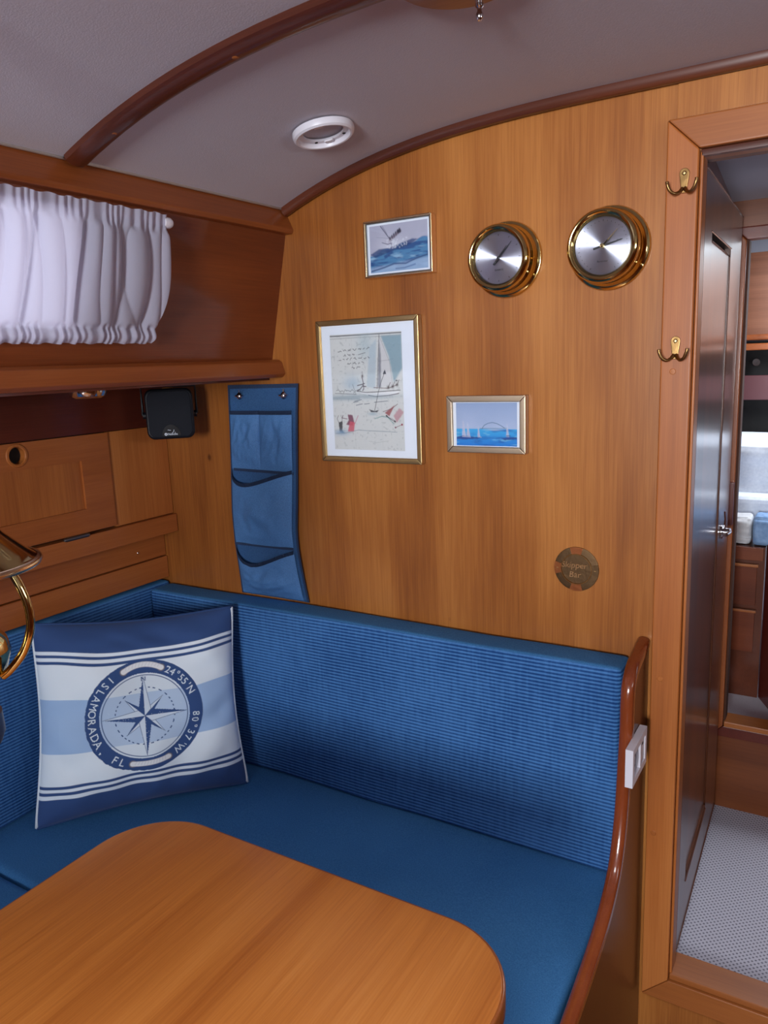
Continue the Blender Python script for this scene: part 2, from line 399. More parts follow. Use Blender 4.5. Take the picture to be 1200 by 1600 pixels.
struct(link('ceiling', ceil_strip(), CEIL, smooth='all', recalc=False))
# hatch coaming
hc = sroot('window_4', (-.05, -1.55, 1.885))
link('window_frame', bm_cells((-.36, -1.86, 1.865), (1, 0, 0), (0, 1, 0), (0, 0, 1), [0, .06, .56, .62], [0, .06, .56, .62], {(1, 1)}, .10), TRIM, hc)
link('pane', bm_box(-.30, .20, -1.80, -1.30, 1.955, 1.962), glass('hatch_pane', ior=1.3), hc)
# passage ceiling, sloping down towards the bow
b = bm_prism([(-.29, .0, 1.882), (.75, .0, 1.882), (.75, .67, 1.787), (-.29, .67, 1.787)], (0, 0, .03)); struct(link('ceiling', b, CEIL))
b = bm_prism([(-.9, .70, 1.90), (.9, .70, 1.90), (.9, 2.0, 1.90), (-.9, 2.0, 1.90)], (0, 0, .03)); struct(link('ceiling', b, CEIL))

# main bulkhead, curved top, door opening
def bulkhead(y0, y1, x0, x1, ztop, ox0, ox1, oz0, oz1, zb=0.0):
    b = bmesh.new(); n = 64; xs = sorted(set([x0+(x1-x0)*i/n for i in range(n+1)]+[ox0, ox1])); V = {}
    def v(x, z, k):
        q = (round(x, 5), round(z, 5), k)
        if q not in V: V[q] = b.verts.new((x, (y0, y1)[k], z))
        return V[q]
    def F(*a):
        try: b.faces.new(a)
        except ValueError: pass
    for xa, xb in zip(xs, xs[1:]):
        mid = (xa+xb)/2; rng = [(zb, zb, oz0, oz0), (oz0, oz0, oz1, oz1), (oz1, oz1, ztop(xa), ztop(xb))]
        for q, (a0, a1, t0, t1) in enumerate(rng):
            if q == 1 and ox0 < mid < ox1: continue
            for k in (0, 1): F(v(xa, a0, k), v(xb, a1, k), v(xb, t1, k), v(xa, t0, k))
            if ox0 < mid < ox1:
                if q == 0: F(v(xa, t0, 0), v(xb, t1, 0), v(xb, t1, 1), v(xa, t0, 1))
                if q == 2: F(v(xa, a0, 0), v(xb, a1, 0), v(xb, a1, 1), v(xa, a0, 1))
            if q == 2: F(v(xa, t0, 0), v(xb, t1, 0), v(xb, t1, 1), v(xa, t0, 1))
            if q == 1 and (abs(xb-ox0) < 1e-6): F(v(xb, a0, 0), v(xb, t0, 0), v(xb, t0, 1), v(xb, a0, 1))
            if q == 1 and (abs(xa-ox1) < 1e-6): F(v(xa, a0, 0), v(xa, t0, 0), v(xa, t0, 1), v(xa, a0, 1))
    return b
def zbk(x): return zc(x) if XL <= x <= XR else (1.462 if x < -1.175 else 1.775) if x < 0 else 1.5
struct(link('wall_forward', bulkhead(0, .022, -1.72, 1.3, zbk, -.230, .36, .246, 1.752), BULK))
# plywood joint above the door frame
# hull side behind the lockers, aft wall, starboard side
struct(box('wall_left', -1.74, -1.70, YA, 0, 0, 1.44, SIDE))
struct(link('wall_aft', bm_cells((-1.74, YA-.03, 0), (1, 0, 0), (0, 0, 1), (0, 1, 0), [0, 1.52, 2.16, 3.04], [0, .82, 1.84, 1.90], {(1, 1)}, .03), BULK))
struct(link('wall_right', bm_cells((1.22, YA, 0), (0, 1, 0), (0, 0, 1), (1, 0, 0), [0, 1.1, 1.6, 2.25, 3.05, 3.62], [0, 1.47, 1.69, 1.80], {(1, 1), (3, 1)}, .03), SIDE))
# port coachroof side with the window opening, leaning inboard towards the top
PT = Vector((-1.076, 0, 1.752)); PB = Vector((-1.142, 0, 1.455)); _v = (PB-PT); HS = _v.length; _v.normalize(); NIN = Vector((-_v.z, 0, _v.x)); NIN = NIN if NIN.x > 0 else -NIN
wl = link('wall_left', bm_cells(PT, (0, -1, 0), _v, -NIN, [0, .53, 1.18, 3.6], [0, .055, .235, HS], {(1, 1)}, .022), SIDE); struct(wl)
def side(y, s, off=0): return PT+_v*s+Vector((0, y, 0))+NIN*off
w1 = sroot('window_1', side(-.85, .14, -.03))
def sidebox(name, ya, yb, sa, sb, oa, ob, mat, parent, bev=0):
    b = bmesh.new(); bmesh.ops.create_cube(b, size=1)
    for v in b.verts: v.co = side(ya if v.co.x < 0 else yb, sa if v.co.y < 0 else sb, oa if v.co.z < 0 else ob)
    if bev: bmesh.ops.bevel(b, geom=b.edges[:], offset=bev, segments=2, profile=.5, affect='EDGES')
    return link(name, b, mat, parent, smooth=bool(bev))
sidebox('pane', -1.19, -.52, .05, .24, -.036, -.030, glass('window_pane', (.95, .97, 1)), w1)
for nm, a in (('window_frame', (-.56, -.52, .045, .245)), ('window_frame', (-1.19, -1.16, .045, .245)), ('window_frame', (-1.19, -.52, .045, .062)), ('window_frame', (-1.19, -.52, .228, .245))):
    sidebox(nm, a[0], a[1], a[2], a[3], -.030, -.0215, CHROME, w1)
struct(box('ceiling', -1.24, -1.0895, YA, -.0, 1.768, 1.93, SIDE))  # unseen cover, added to stop outside light leaking onto the bead
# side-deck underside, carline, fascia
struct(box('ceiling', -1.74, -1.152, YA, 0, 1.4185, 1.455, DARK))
b = bm_prism([(-1.162, 0, 1.424), (-1.112, 0, 1.424), (-1.104, 0, 1.432), (-1.112, 0, 1.458), (-1.122, 0, 1.464), (-1.162, 0, 1.464)], (0, YA, 0), .002); struct(link('trim_1', b, FASC, smooth=True))
b = bm_prism([(-1.105, 0, 1.786), (-1.079, 0, 1.780), (-1.058, 0, 1.736), (-1.062, 0, 1.728), (-1.105, 0, 1.728)], (0, YA, 0), .002); struct(link('trim_2', b, FASC, smooth=True))
b = bm_tube([(XL+.013, 0, zc(XL+.013)-.001), (XL+.013, YA, zc(XL+.013)-.001)], .0028, 8); struct(link('trim_3', b, WHITEBEAD, smooth='all'))
# mahogany trim under the ceiling at the bulkhead, and the beam moulding
def arch(y0, y1, h, mat, name, x0, x1, bulge=.5, zt=0):
    n = 70; b = bmesh.new(); rows = []
    prof = [(y0, 0), (y0, h*.55), (y0+(y1-y0)*.22, h*.92), ((y0+y1)/2, h), (y0+(y1-y0)*.78, h*.92), (y1, h*.55), (y1, 0)]
    for i in range(n+1):
        x = x0+(x1-x0)*i/n; d = (zc(x+.005)-zc(x-.005))/.01; nn = Vector((d, 0, -1)).normalized()
        rows.append([b.verts.new(Vector((x, yy, zc(x)+zt))+nn*hh) for yy, hh in prof])
    for A, B in zip(rows, rows[1:]):
        for k in range(len(prof)): b.faces.new((A[k], A[(k+1) % 7], B[(k+1) % 7], B[k]))
    b.faces.new(rows[0]); b.faces.new(rows[-1][::-1])
    return link(name, b, mat, smooth=True)
struct(arch(-.020, -.0005, .018, TRIMX, 'trim_4', XL+.012, XR-.01))
beam = struct(arch(-.560, -.520, .016, TRIMX, 'trim_5', XL+.018, XR-.01))
for x in (-.975, -.73, -.50):   # bungs in the beam
    link('bung', bm_lathe((x, -.54, zc(x)-.0155), (.2 if x < -.9 else .06, 0, -1), [(0, .0012), (.004, .001), (.0052, 0)], 14), FRAMEX, beam, smooth=True)

# passage walls and second bulkhead
PASSW = wood('passage_wall', (96, 46, 30), (116, 60, 42), (128, 72, 52), 'z', .3, .6, 8)
struct(box('wall_left', -.300, -.272, .022, .67, .19, 1.88, PASSW))
struct(link('wall_right', bm_cells((.75, .022, .19), (0, 1, 0), (0, 0, 1), (1, 0, 0), [0, .648], [0, 1.69], set(), .03), PASSW))
struct(link('wall_fore', bulkhead(.67, .69, -.9, .9, lambda x: 1.90, -.236, .36, .470, 1.698, .19), wood('fore_bulkhead', (92, 46, 20), (112, 58, 27), (128, 70, 34), 'x', .4, .3, 10)))
# fore cabin shell
FORE = wood('fore_panel', (104, 62, 42), (122, 76, 54), (136, 88, 64), 'x', .4, .2, 30)
fc = struct(link('wall_bow', bm_box(-.9, .9, 1.50, 1.52, 1.49, 1.756), FORE))
struct(box('wall_bow', -.9, .9, 1.80, 1.83, .46, 1.90, plain('fore_liner', (206, 208, 222), .8)))
struct(box('wall_left', -.90, -.87, .69, 1.83, .46, 1.90, SIDE)); struct(box('wall_right', .87, .9, .69, 1.83, .46, 1.90, SIDE))
for z0, z1 in ((1.473, 1.492), (1.440, 1.463)): box('rail', -.87, .87, 1.478, 1.50, z0, z1, FASC, fc, .005)
box('recess', -.87, .87, 1.55, 1.56, 1.10, 1.47, DARKIN, fc)
box('shelf_board', -.87, .87, 1.49, 1.51, 1.275, 1.357, plain('dark_red_board', (84, 42, 46), .5), fc, .003)

# door frames (mitred) -------------------------------------------------
def mitred(name, x0, x1, z0, z1, w, y0, y1, jm, hm, loc):
    r = sroot(name, loc)
    def piece(nm, pts, mat):
        link(nm, bm_prism([(p[0], y0, p[1]) for p in pts], (0, y1-y0, 0), .0035, 2), mat, r, smooth=True)
    X0, X1, Z0, Z1 = x0-w, x1+w, z0-w, z1+w
    piece('jamb', [(X0, Z0), (x0, z0), (x0, z1), (X0, Z1)], jm); piece('jamb', [(X1, Z0), (X1, Z1), (x1, z1), (x1, z0)], jm)
    piece('header', [(X0, Z1), (x0, z1), (x1, z1), (X1, Z1)], hm); piece('sill', [(X0, Z0), (X1, Z0), (x1, z0), (x0, z0)], hm)
    return r
f1 = mitred('trim_6', -.235, .372, .233, 1.764, .050, -.016, -.0005, FRAME, FRAMEX, (.07, 0, .19))
# inner lining with a rebate, running through the bulkhead
for a in ((-.235, -.223, .232, 1.764), ): pass
link('lining', bm_box(-.2345, -.2290, -.008, .030, .238, 1.760, .002), FRAME, f1, smooth=True)
link('lining', bm_box(-.234, .372, -.008, .046, 1.752, 1.7635, .002), TRIMX, f1, smooth=True)
link('lining', bm_box(-.234, .372, -.0115, .055, .2335, .2475, .003), FRAMEX, f1, smooth=True)
link('lining', bm_box(.360, .3715, -.008, .040, .238, 1.760, .002), FRAME, f1, smooth=True)
for p in ((-.272, 1.415), (-.276, .86), (-.279, .545)):
    link('bung', bm_lathe((p[0]+.008, -.0158, p[1]), (0, -1, 0), [(0, .0012), (.0045, .001), (.0055, 0)], 14), LOCK, f1, smooth=True)
f2 = mitred('trim_7', -.236, .372, .472, 1.697, .030, .655, .669, FASC, DARK, (.07, .66, .45))
link('sill', bm_box(-.234, .372, .652, .715, .4715, .487, .003), FRAMEX, f2, smooth=True)
link('lining', bm_box(-.236, -.231, .664, .70, .485, 1.697, .001), plain('matte_jamb', (70, 36, 20), .85), f2, smooth=True)
link('strike', bm_box(-.252, -.236, .645, .664, 1.015, 1.125, .003), DARK, f2, smooth=True)
struct(box('trim_8', -.272, .60, -.005, -.0005, 1.8155, 1.868, BULK, None, .0008))

# the door, swung open against the passage side
dr = sroot('door_1', (-.243, .05, .26))
DA, DBn = Vector((-.231, .044, 0)), Vector((-.244, .625, 0)); _d = (DBn-DA); DW = _d.length; _d.normalize(); _n = Vector((-_d.y, _d.x, 0)); _n = _n if _n.x > 0 else -_n
def doorbox(name, s0, s1, z0, z1, o0, o1, mat, bev=.002):
    b = bmesh.new(); bmesh.ops.create_cube(b, size=1)
    for v in b.verts: v.co = DA+_d*(s0 if v.co.x < 0 else s1)+Vector((0, 0, z0 if v.co.z < 0 else z1))+_n*(o0 if v.co.y < 0 else o1)
    if bev: bmesh.ops.bevel(b, geom=b.edges[:], offset=bev, segments=2, profile=.5, affect='EDGES')
    return link(name, b, mat, dr, smooth=True)
doorbox('stile', 0, .085, .262, 1.745, -.022, 0, DOORM); doorbox('stile', DW-.20, DW, .262, 1.745, -.022, 0, DOORM)
doorbox('top_rail', .085, DW-.20, 1.655, 1.745, -.022, 0, DOORM); doorbox('bottom_rail', .085, DW-.20, .262, .36, -.022, 0, DOORM)
doorbox('panel', .101, DW-.216, .376, 1.639, -.020, -.003, DOORM, .004)
doorbox('panel_groove', .083, DW-.198, .358, 1.657, -.021, -.012, DARKIN, 0)
hp = DA+_d*(.435)+_n*.001; hp.z = 1.035
lt = link('latch_plate', bm_lathe(hp, _n, [(.016, 0), (.016, .003), (.010, .005), (.010, .014), (.006, .018), (0, .018)], 24), CHROME, dr, smooth=True)
link('latch_lever', bm_tube([hp+_n*.015-_d*.025, hp+_n*.018, hp+_n*.015+_d*.03], [.003, .0045, .0035], 8), CHROME, dr, smooth=True)
link('latch_hook', bm_tube([hp+_n*.006, hp+_n*.008+Vector((0, 0, .030)), hp+_n*.006+Vector((0, 0, .048))], .0022, 8), CHROME, dr, smooth=True)

# ------------------------------------------------------------------ lockers on the port side
L = thing('locker', 'honey wood side locker with recessed panel door and finger-hole pull, under the side deck', 'locker', (-1.55, -.6, .906))
box('top_panel', -1.530, -1.502, -1.9, -.0015, 1.3135, 1.417, DARK, L)  # darker wood puts the shade under the side deck into the colour
box('carcass', -1.530, -1.514, -1.9, -.0015, 1.083, 1.3120, DARKIN, L)
box('side_panel', -1.514, -1.502, -.1855, -.0015, 1.0835, 1.3120, LOCK, L, .001)
box('side_panel', -1.514, -1.502, -1.9, -.664, 1.0835, 1.3120, LOCK, L, .001)
D = L
# door: rails and stiles around a recessed panel
dd = link('door', bm_cells((-1.514, -.660, 1.088), (0, 1, 0), (0, 0, 1), (1, 0, 0), [0, .078, .393, .4715], [0, .054, .166, .2235], {(1, 1)}, .0165), LOCKY, L)
def cut(o, bm):
    me = bpy.data.meshes.new('c'); bm.to_mesh(me); bm.free(); c = bpy.data.objects.new('c', me); COL.objects.link(c); c.parent = o.parent; c.location = -rootloc(o.parent)
    m = o.modifiers.new('b', 'BOOLEAN'); m.object = c; m.operation = 'DIFFERENCE'; m.solver = 'EXACT'
    dg = bpy.context.evaluated_depsgraph_get(); dg.update(); nm = bpy.data.meshes.new_from_object(o.evaluated_get(dg)); o.modifiers.clear(); o.data = nm; bpy.data.objects.remove(c)
cut(dd, bm_tube([(-1.52, -.424, 1.285), (-1.49, -.424, 1.285)], .0182, 32))
box('door_panel', -1.514, -1.5035, -.583, -.266, 1.1405, 1.2555, LOCK, dd, .0012)
link('finger_hole', bm_lathe((-1.4975, -.424, 1.285), (1, 0, 0), [(.0181, -.016), (.0180, .0008), (.0200, .0024), (.0240, .0020), (.0255, 0), (.0255, -.001)], 32), FRAME, dd, smooth=True)
link('hole_inside', bm_lathe((-1.5130, -.424, 1.285), (1, 0, 0), [(0, .0004), (.0185, .0002), (.0185, -.0005)], 28), DARKIN, dd)
b = bm_tube([(-1.4925, -.341, 1.0835), (-1.4925, -.336, 1.0835), (-1.4925, -.277, 1.0835), (-1.4925, -.272, 1.0835)], [.003, .0055, .0055, .003], 12)
link('catch', b, STEEL, L, smooth=True)
box('batten', -1.530, -1.490, -1.9, -.0015, 1.0355, 1.0822, LOCKY, L, .0025)
box('lower_panel', -1.556, -1.544, -1.9, -.0015, .9665, 1.030, LOCKY, L, .002)
box('lower_panel', -1.556, -1.540, -1.9, -.0015, .906, .9640, LOCKY, L, .002)
box('back', -1.575, -1.557, -1.9, -.0015, .906, 1.034, DARKIN, L)
box('shadow_slot', -1.556, -1.531, -1.9, -.0015, 1.0305, 1.0350, DARKIN, L)
link('screw', bm_lathe((-1.5435, -.094, .992), (1, 0, 0), [(0, .0012), (.0028, .0009), (.0034, 0)], 14), CHROME, L, smooth=True)

# downlight and speaker under the deck
dl = thing('downlight', 'small oval chrome downlight under the side deck, above the locker door', 'lamp', (-1.30, -.385, 1.4183))
link('bezel', bm_lathe((-1.30, -.385, 1.4183), (0, 0, -1), [(.020, 0), (.037, 0), (.037, .006), (.034, .013), (.026, .017), (.022, .012), (.020, .006)], 36), CHROME, dl, smooth=True)
link('lens', bm_lathe((-1.30, -.385, 1.4183), (0, 0, -1), [(0, .009), (.012, .008), (.022, .005)], 24), WHITEP, dl, smooth=True)

sp = thing('speaker', 'small black box speaker hanging in the corner under the side deck', 'speaker', (-1.372, -.105, 1.345))
Sn = (Vector((-.1, -1.35, 1.42))-Vector((-1.372, -.105, 1.345))); Sn.z = 0; Sn.normalize(); Su = Vector((0, 0, 1)).cross(Sn).normalized()
def spk(name, hw, z0, z1, o0, o1, r, mat, bev, parent):
    pts = []; c = Vector((-1.372, -.105, 0))
    for cx, cz, a0 in ((hw-r, z1-r, 0), (-hw+r, z1-r, 90), (-hw+r, z0+r, 180), (hw-r, z0+r, 270)):
        for k in range(7):
            a = math.radians(a0+15*k); pts.append(c+Su*(cx+r*math.cos(a))+Vector((0, 0, cz+r*math.sin(a)))+Sn*o0)
    return link(name, bm_prism(pts, Sn*(o1-o0), bev, 3), mat, parent, smooth=True)
spk('cabinet', .054, 1.292, 1.408, -.020, .028, .018, BLACK, .006, sp)
spk('grille', .049, 1.297, 1.403, .027, .0325, .015, plain('grille_cloth', (14, 17, 28), .85, 0, .8, 900), .003, sp)
cS = Vector((-1.372, -.105, 0))+Sn*.0330
link('badge_field', bm_prism([cS+Su*(.021*math.cos(a))+Vector((0, 0, 1.300+.026*math.sin(a))) for a in [PI*k/12 for k in range(13)]], Sn*.0008), plain('badge_black', (10, 10, 16), .3), sp)
for sgn in (-1, 1): link('bracket_arm', bm_tube([Vector((-1.372, -.105, 1.347))+Su*(.0545*sgn), Vector((-1.372, -.105, 1.347))+Su*(.0615*sgn)], .008, 14), BLACK, sp, smooth=True)
q = Vector((-1.372, -.105, 0))-Sn*.012; b = bm_tube([q+Su*.0615+Vector((0, 0, 1.347)), q+Su*.0615+Vector((0, 0, 1.413)), q-Su*.0615+Vector((0, 0, 1.413)), q-Su*.0615+Vector((0, 0, 1.347))], .0035, 8); link('bracket', b, BLACK, sp, smooth=True)
box('bracket_foot', -1.398, -1.366, -.120, -.088, 1.413, 1.4182, BLACK, sp, .001)
def flat_text(body, size, fn, name, mat, parent, shear=0, depth=.0004, nrm=Vector((0, -1, 0)), bold=0):
    b = bmesh.new()
    for t in text_tris(body, size):
        vs = [b.verts.new(fn(x+shear*y, y)) for x, y in t]; b.faces.new(vs)
    bmesh.ops.remove_doubles(b, verts=b.verts, dist=1e-6)
    r = bmesh.ops.extrude_face_region(b, geom=b.faces[:]); bmesh.ops.translate(b, verts=[g for g in r['geom'] if isinstance(g, bmesh.types.BMVert)], vec=nrm*depth)
    return link(name, b, mat, parent)
WHT = plain('white_print', (225, 232, 245), .5)
flat_text('Needle', .0075, lambda x, y: cS+Su*(x-.0085)+Vector((0, 0, 1.3015+y))+Sn*.0009, 'badge_text', WHT, sp, nrm=Sn)
link('badge_dot', bm_lathe(cS+Su*(-.0125)+Vector((0, 0, 1.304))+Sn*.0009, Sn, [(.0013, 0), (.0013, .0004), (.0032, .0004), (.0032, 0)], 20), WHT, sp)
for a in ([(-.008, .0135), (-.004, .0125), (-.001, .012)], [(.006, .0135), (.0055, .010), (.003, .0065), (0, .005)], [(.008, .007), (.0085, .008)]):
    link('badge_mark', bm_tube([cS+Su*x+Vector((0, 0, 1.3005+z))+Sn*.0010 for x, z in a], .0006, 6), WHT, sp)

# ------------------------------------------------------------------ settee
SB = thing('settee_base', 'wooden settee plinth under the blue seat cushions', 'bench', (-.9, -.35, 0))
box('front_board', -1.0, -.318, -.605, -.585, -0.0, .349, PANELM, SB, .002)
box('top_board', -1.52, -.318, -.62, -.003, .350, .366, LOCK, SB, .002)
box('top_board', -1.52, -1.0, -2.4, -.622, .350, .362, LOCK, SB, .002)
box('side_board', -1.02, -1.0, -2.4, -.622, 0, .3495, PANELM, SB, .002)
def soften(b, amp, sc, axis=None):
    for v in b.verts: 
        n = noise.noise_vector(v.co*sc); v.co += n*amp
def cushion(name, plan, z0, z1, bev, mats, label, loc, faces=None):
    b = bm_prism([(x, y, z0) for x, y in plan], (0, 0, z1-z0))
    bmesh.ops.recalc_face_normals(b, faces=b.faces)
    bmesh.ops.bevel(b, geom=b.edges[:], offset=bev, segments=4, profile=.6, affect='EDGES')
    bmesh.ops.subdivide_edges(b, edges=[e for e in b.edges if e.calc_length() > .25], cuts=8, use_grid_fill=True)
    soften(b, .0030, 5.0)
    if len(mats) > 1:
        b.normal_update()
        for f in b.faces:
            if abs(f.normal.z) < .55: f.material_index = 1
    o = link(name, b, mats, None, smooth='all', origin=loc)
    return tag(o, label, 'cushion')
cushion('back_cushion', [(-1.533, -.004), (-.324, -.004), (-.324, -.080), (-1.533, -.080)], .4745, .893, .013, [BLUE, RIB], 'long blue ribbed back cushion leaning on the panelled wall below the pictures', (-.9, -.04, .465))
cushion('back_cushion', [(-1.535, -.004), (-1.535, -2.3), (-1.612, -2.3), (-1.612, -.004)], .4745, .899, .013, [BLUE, RIB], 'blue ribbed back cushion under the side locker, behind the throw pillow', (-1.57, -1.0, .465))
cushion('seat_cushion', [(-1.60, -.006), (-.323, -.006), (-.323, -.628), (-1.60, -.628)], .386, .470, .016, [BLUE], 'blue seat cushion in front of the panelled wall, beyond the table corner', (-.9, -.35, .388))
cushion('seat_cushion', [(-1.60, -.633), (-.985, -.633), (-.985, -2.3), (-1.60, -2.3)], .368, .464, .016, [BLUE], 'blue seat cushion along the side locker, mostly hidden by the table', (-1.25, -1.2, .37))

# end panel beside the settee
EP = thing('end_panel', 'glossy dark wood end panel with curved rounded edge, between blue settee and doorway', 'panel', (-.305, -.2, .0))
prof = catmull([(0, -.002, .925), (0, -.035, .918), (0, -.085, .905), (0, -.113, .880), (0, -.120, .845), (0, -.121, .80), (0, -.130, .735), (0, -.145, .645), (0, -.173, .575), (0, -.212, .537), (0, -.260, .511), (0, -.32, .492), (0, -.38, .478), (0, -.44, .466), (0, -.52, .450), (0, -.59, .425), (0, -.635, .37), (0, -.645, .30), (0, -.645, 0)], 5)
cutz = [p for p in prof]
poly = [Vector((-.312, p.y, p.z)) for p in cutz]+[Vector((-.312, -.002, 0))]
link('board', bm_prism(poly, (.020, 0, 0)), PANELM, EP)
# rounded capping along the curved edge
b = bmesh.new(); rows = []
for i, p in enumerate(cutz):
    t = (cutz[min(i+1, len(cutz)-1)]-cutz[max(i-1, 0)]).normalized(); n_ = Vector((0, t.z, -t.y)); n_ = -n_ if n_.dot(Vector((0, -.3, .5))) < 0 and i < 10 else n_
    nn = Vector((0, t.z, -t.y))
    if nn.z+(-nn.y) < 0: nn = -nn
    rows.append([b.verts.new(Vector((-.302, p.y, p.z))+Vector((.0115*math.cos(a), 0, 0))+nn*(.007*math.sin(a))) for a in [PI*k/8 for k in range(9)]]+[b.verts.new(Vector((-.3135, p.y, p.z))-nn*.010), b.verts.new(Vector((-.2905, p.y, p.z))-nn*.010)])
for A, B in zip(rows, rows[1:]):
    m = len(A)
    order = [9]+list(range(8, -1, -1))+[10]
    for k in range(m): b.faces.new((A[order[k]], A[order[(k+1) % m]], B[order[(k+1) % m]], B[order[k]]))
b.faces.new([rows[0][k] for k in order]); b.faces.new([rows[-1][k] for k in order][::-1])
link('edge_capping', b, wood('capping_wood', (114, 50, 22), (134, 62, 30), (148, 74, 38), 'z', .22, .9, 12, crough=.06), EP, smooth=True)

ol = thing('power_outlet', 'white double power outlet on the dark end panel beside the doorway', 'outlet', (-.2905, -.114, .752))
b = bm_cells((-.2912, -.1665, .716), (0, 1, 0), (0, 0, 1), (1, 0, 0), [0, .012, .055, .063, .091, .103], [0, .012, .058, .070], {(1, 1), (3, 1)}, .013)
bmesh.ops.bevel(b, geom=[e for e in b.edges if e.is_manifold and e.calc_face_angle(0) > .5], offset=.0015, segments=2, affect='EDGES'); link('plate', b, WHITEP, ol, smooth=True)
box('socket_insert', -.2911, -.2845, -.1543, -.1117, .7283, .7737, WHITEP, ol, .001)
link('socket_well', bm_lathe((-.2843, -.133, .751), (1, 0, 0), [(.0, .0006), (.016, .0006), (.0175, .003), (.0190, .003), (.0190, 0)], 32), plain('socket_grey', (170, 168, 178), .5), ol, smooth=True)
for s in (-1, 1): link('pin_hole', bm_lathe((-.2836, -.133, .751+.0095*s), (1, 0, 0), [(0, .0008), (.0028, .0008), (.0028, 0)], 14), DARKIN, ol)
box('switch_rocker', -.2911, -.2800, -.1032, -.0758, .7285, .7735, WHITEP, ol, .002)
box('switch_mark', -.2801, -.2796, -.093, -.086, .762, .7665, DARKIN, ol)

# ------------------------------------------------------------------ table
T = thing('table', 'orange-brown wooden dining table with rounded corners, in front of the settee', 'table', (-.61, -1.0, 0))
def rrect(x0, x1, y0, y1, r, z, n=14):
    out = []
    for cx, cy, a0 in ((x1-r, y1-r, 0), (x0+r, y1-r, 90), (x0+r, y0+r, 180), (x1-r, y0+r, 270)):
        for k in range(n+1):
            a = math.radians(a0+90*k/n); out.append(Vector((cx+r*math.cos(a), cy+r*math.sin(a), z)))
    return out
def rprism(x0, x1, y0, y1, r, z0, z1, bev):
    b = bmesh.new(); vs = [b.verts.new(p) for p in rrect(x0, x1, y0, y1, r, z0)]; f = b.faces.new(vs)
    q = bmesh.ops.extrude_face_region(b, geom=[f]); bmesh.ops.translate(b, verts=[g for g in q['geom'] if isinstance(g, bmesh.types.BMVert)], vec=(0, 0, z1-z0))
    if bev:
        es = [e for e in b.edges if abs(e.verts[0].co.z-e.verts[1].co.z) < 1e-6]; bmesh.ops.bevel(b, geom=es, offset=bev, segments=3, profile=.5, affect='EDGES')
    return b
TX0, TX1, TY0, TY1 = -.934, -.284, -1.75, -.628
link('tabletop', rprism(TX0+.004, TX1-.004, TY0+.004, TY1-.004, .108, .722, .7502, .001), TABLE, T, smooth=True)
b = rprism(TX0, TX1, TY0, TY1, .112, .720, .7493, .003)
link('edge_band', b, TEDGE, T, smooth=True)
box('apron', -.86, -.36, -1.65, -.74, .655, .7195, TEDGE, T, .003)
for yy in (-.95, -1.5):
    b = bm_lathe((-.61, yy, 0), (0, 0, 1), [(0, 0), (.09, 0), (.09, .012), (.04, .03), (.035, .06), (.035, .60), (.06, .65), (.06, .656), (0, .656)], 32); link('pedestal', b, STEEL, T, smooth=True)
link('bung', bm_lathe((-.556, -.968, .7502), (0, 0, 1), [(0, .0004), (.0028, .0003), (.0032, 0)], 12), DARK, T)

# ------------------------------------------------------------------ throw pillow
BL, BR = np.array((-1.466, -.512, .477)), np.array((-1.178, -.150, .477)); TL, TR = np.array((-1.497, -.441, .917)), np.array((-1.220, -.112, .897))
uu = (BR-BL)/np.linalg.norm(BR-BL); vv = (TL-BL)/np.linalg.norm(TL-BL); PN = np.cross(uu, vv); PN /= np.linalg.norm(PN)
if PN[0] < 0: PN = -PN
def pillow_fn(sign, H):
    def f(u, v):
        a, b = 2*u-1, 2*v-1
        u2 = .5+.5*a*(1-.062*(1-b*b)**1.4); v2 = .5+.5*b*(1-.055*(1-a*a)**1.4)
        P = (TL*(1-u2[..., None])+TR*u2[..., None])*(1-v2[..., None])+(BL*(1-u2[..., None])+BR*u2[..., None])*v2[..., None]
        h = H*(np.clip(1-a**4, 0, 1)*np.clip(1-b**4, 0, 1))**.62
        w = .0050*np.sin(7*a+3*b*b+1)*np.sin(5*b-2*a)+.0034*np.sin(17*a*b+4*a)+.0016*np.sin(23*b+9*a+2)*(a*a)
        w += .007*np.exp(-((b+.80-.06*np.sin(4*a))/.07)**2)*np.sin(9*a)
        h = h+w*np.clip((1-a*a)*(1-b*b)*3, 0, 1)
        return P+PN*(sign*h)[..., None]
    return f
PW = THP = thing('throw_pillow', 'white and navy throw pillow with printed compass rose, propped in the settee corner', 'pillow', (-1.32, -.33, .476))
cv = Canvas(430, 430, 1.0, 1.0, (236, 246, 255))
NAVY = (48, 78, 132); PALE = (168, 198, 236)
wob = .006*np.sin(7*cv.X+1)+.004*np.sin(15*cv.X)
Yw = cv.Y+wob*np.where(cv.Y < .5, 1, .4)
def band(y0, y1, col): cv.blend(np.clip((Yw-y0)/cv.px+.5, 0, 1)*np.clip((y1-Yw)/cv.px+.5, 0, 1), col)
band(.37, .635, PALE); band(-1, .135, NAVY); band(.152, .166, NAVY); band(.184, .199, NAVY)
band(.795, .810, NAVY); band(.826, .842, NAVY); band(.862, 2, NAVY)
CX, CY, RO, RI = .515, .492, .298, .228
RR = np.hypot(cv.X-CX, cv.Y-CY); TH = np.arctan2(cv.X-CX, CY-cv.Y)
rag = .004*cv.noise(60, 60, 3)-.002
cv.blend(cv.edge(RR+rag*np.where(cv.X < CX, 2.2, .6)-RO), NAVY); cv.C = np.where((RR < RI)[..., None], np.array(lin((222, 232, 242))), cv.C)
cv.blend((RR < RI) & (cv.Y > .37) & (cv.Y < .635), (186, 206, 232)); cv.blend(cv.edge(np.abs(RR-.217)-.0022), NAVY)
dash = (np.abs(RR-.150) < .0028) & (np.sin(TH*34+np.sin(TH*5)*2) > .1); cv.blend(dash.astype(float), NAVY)
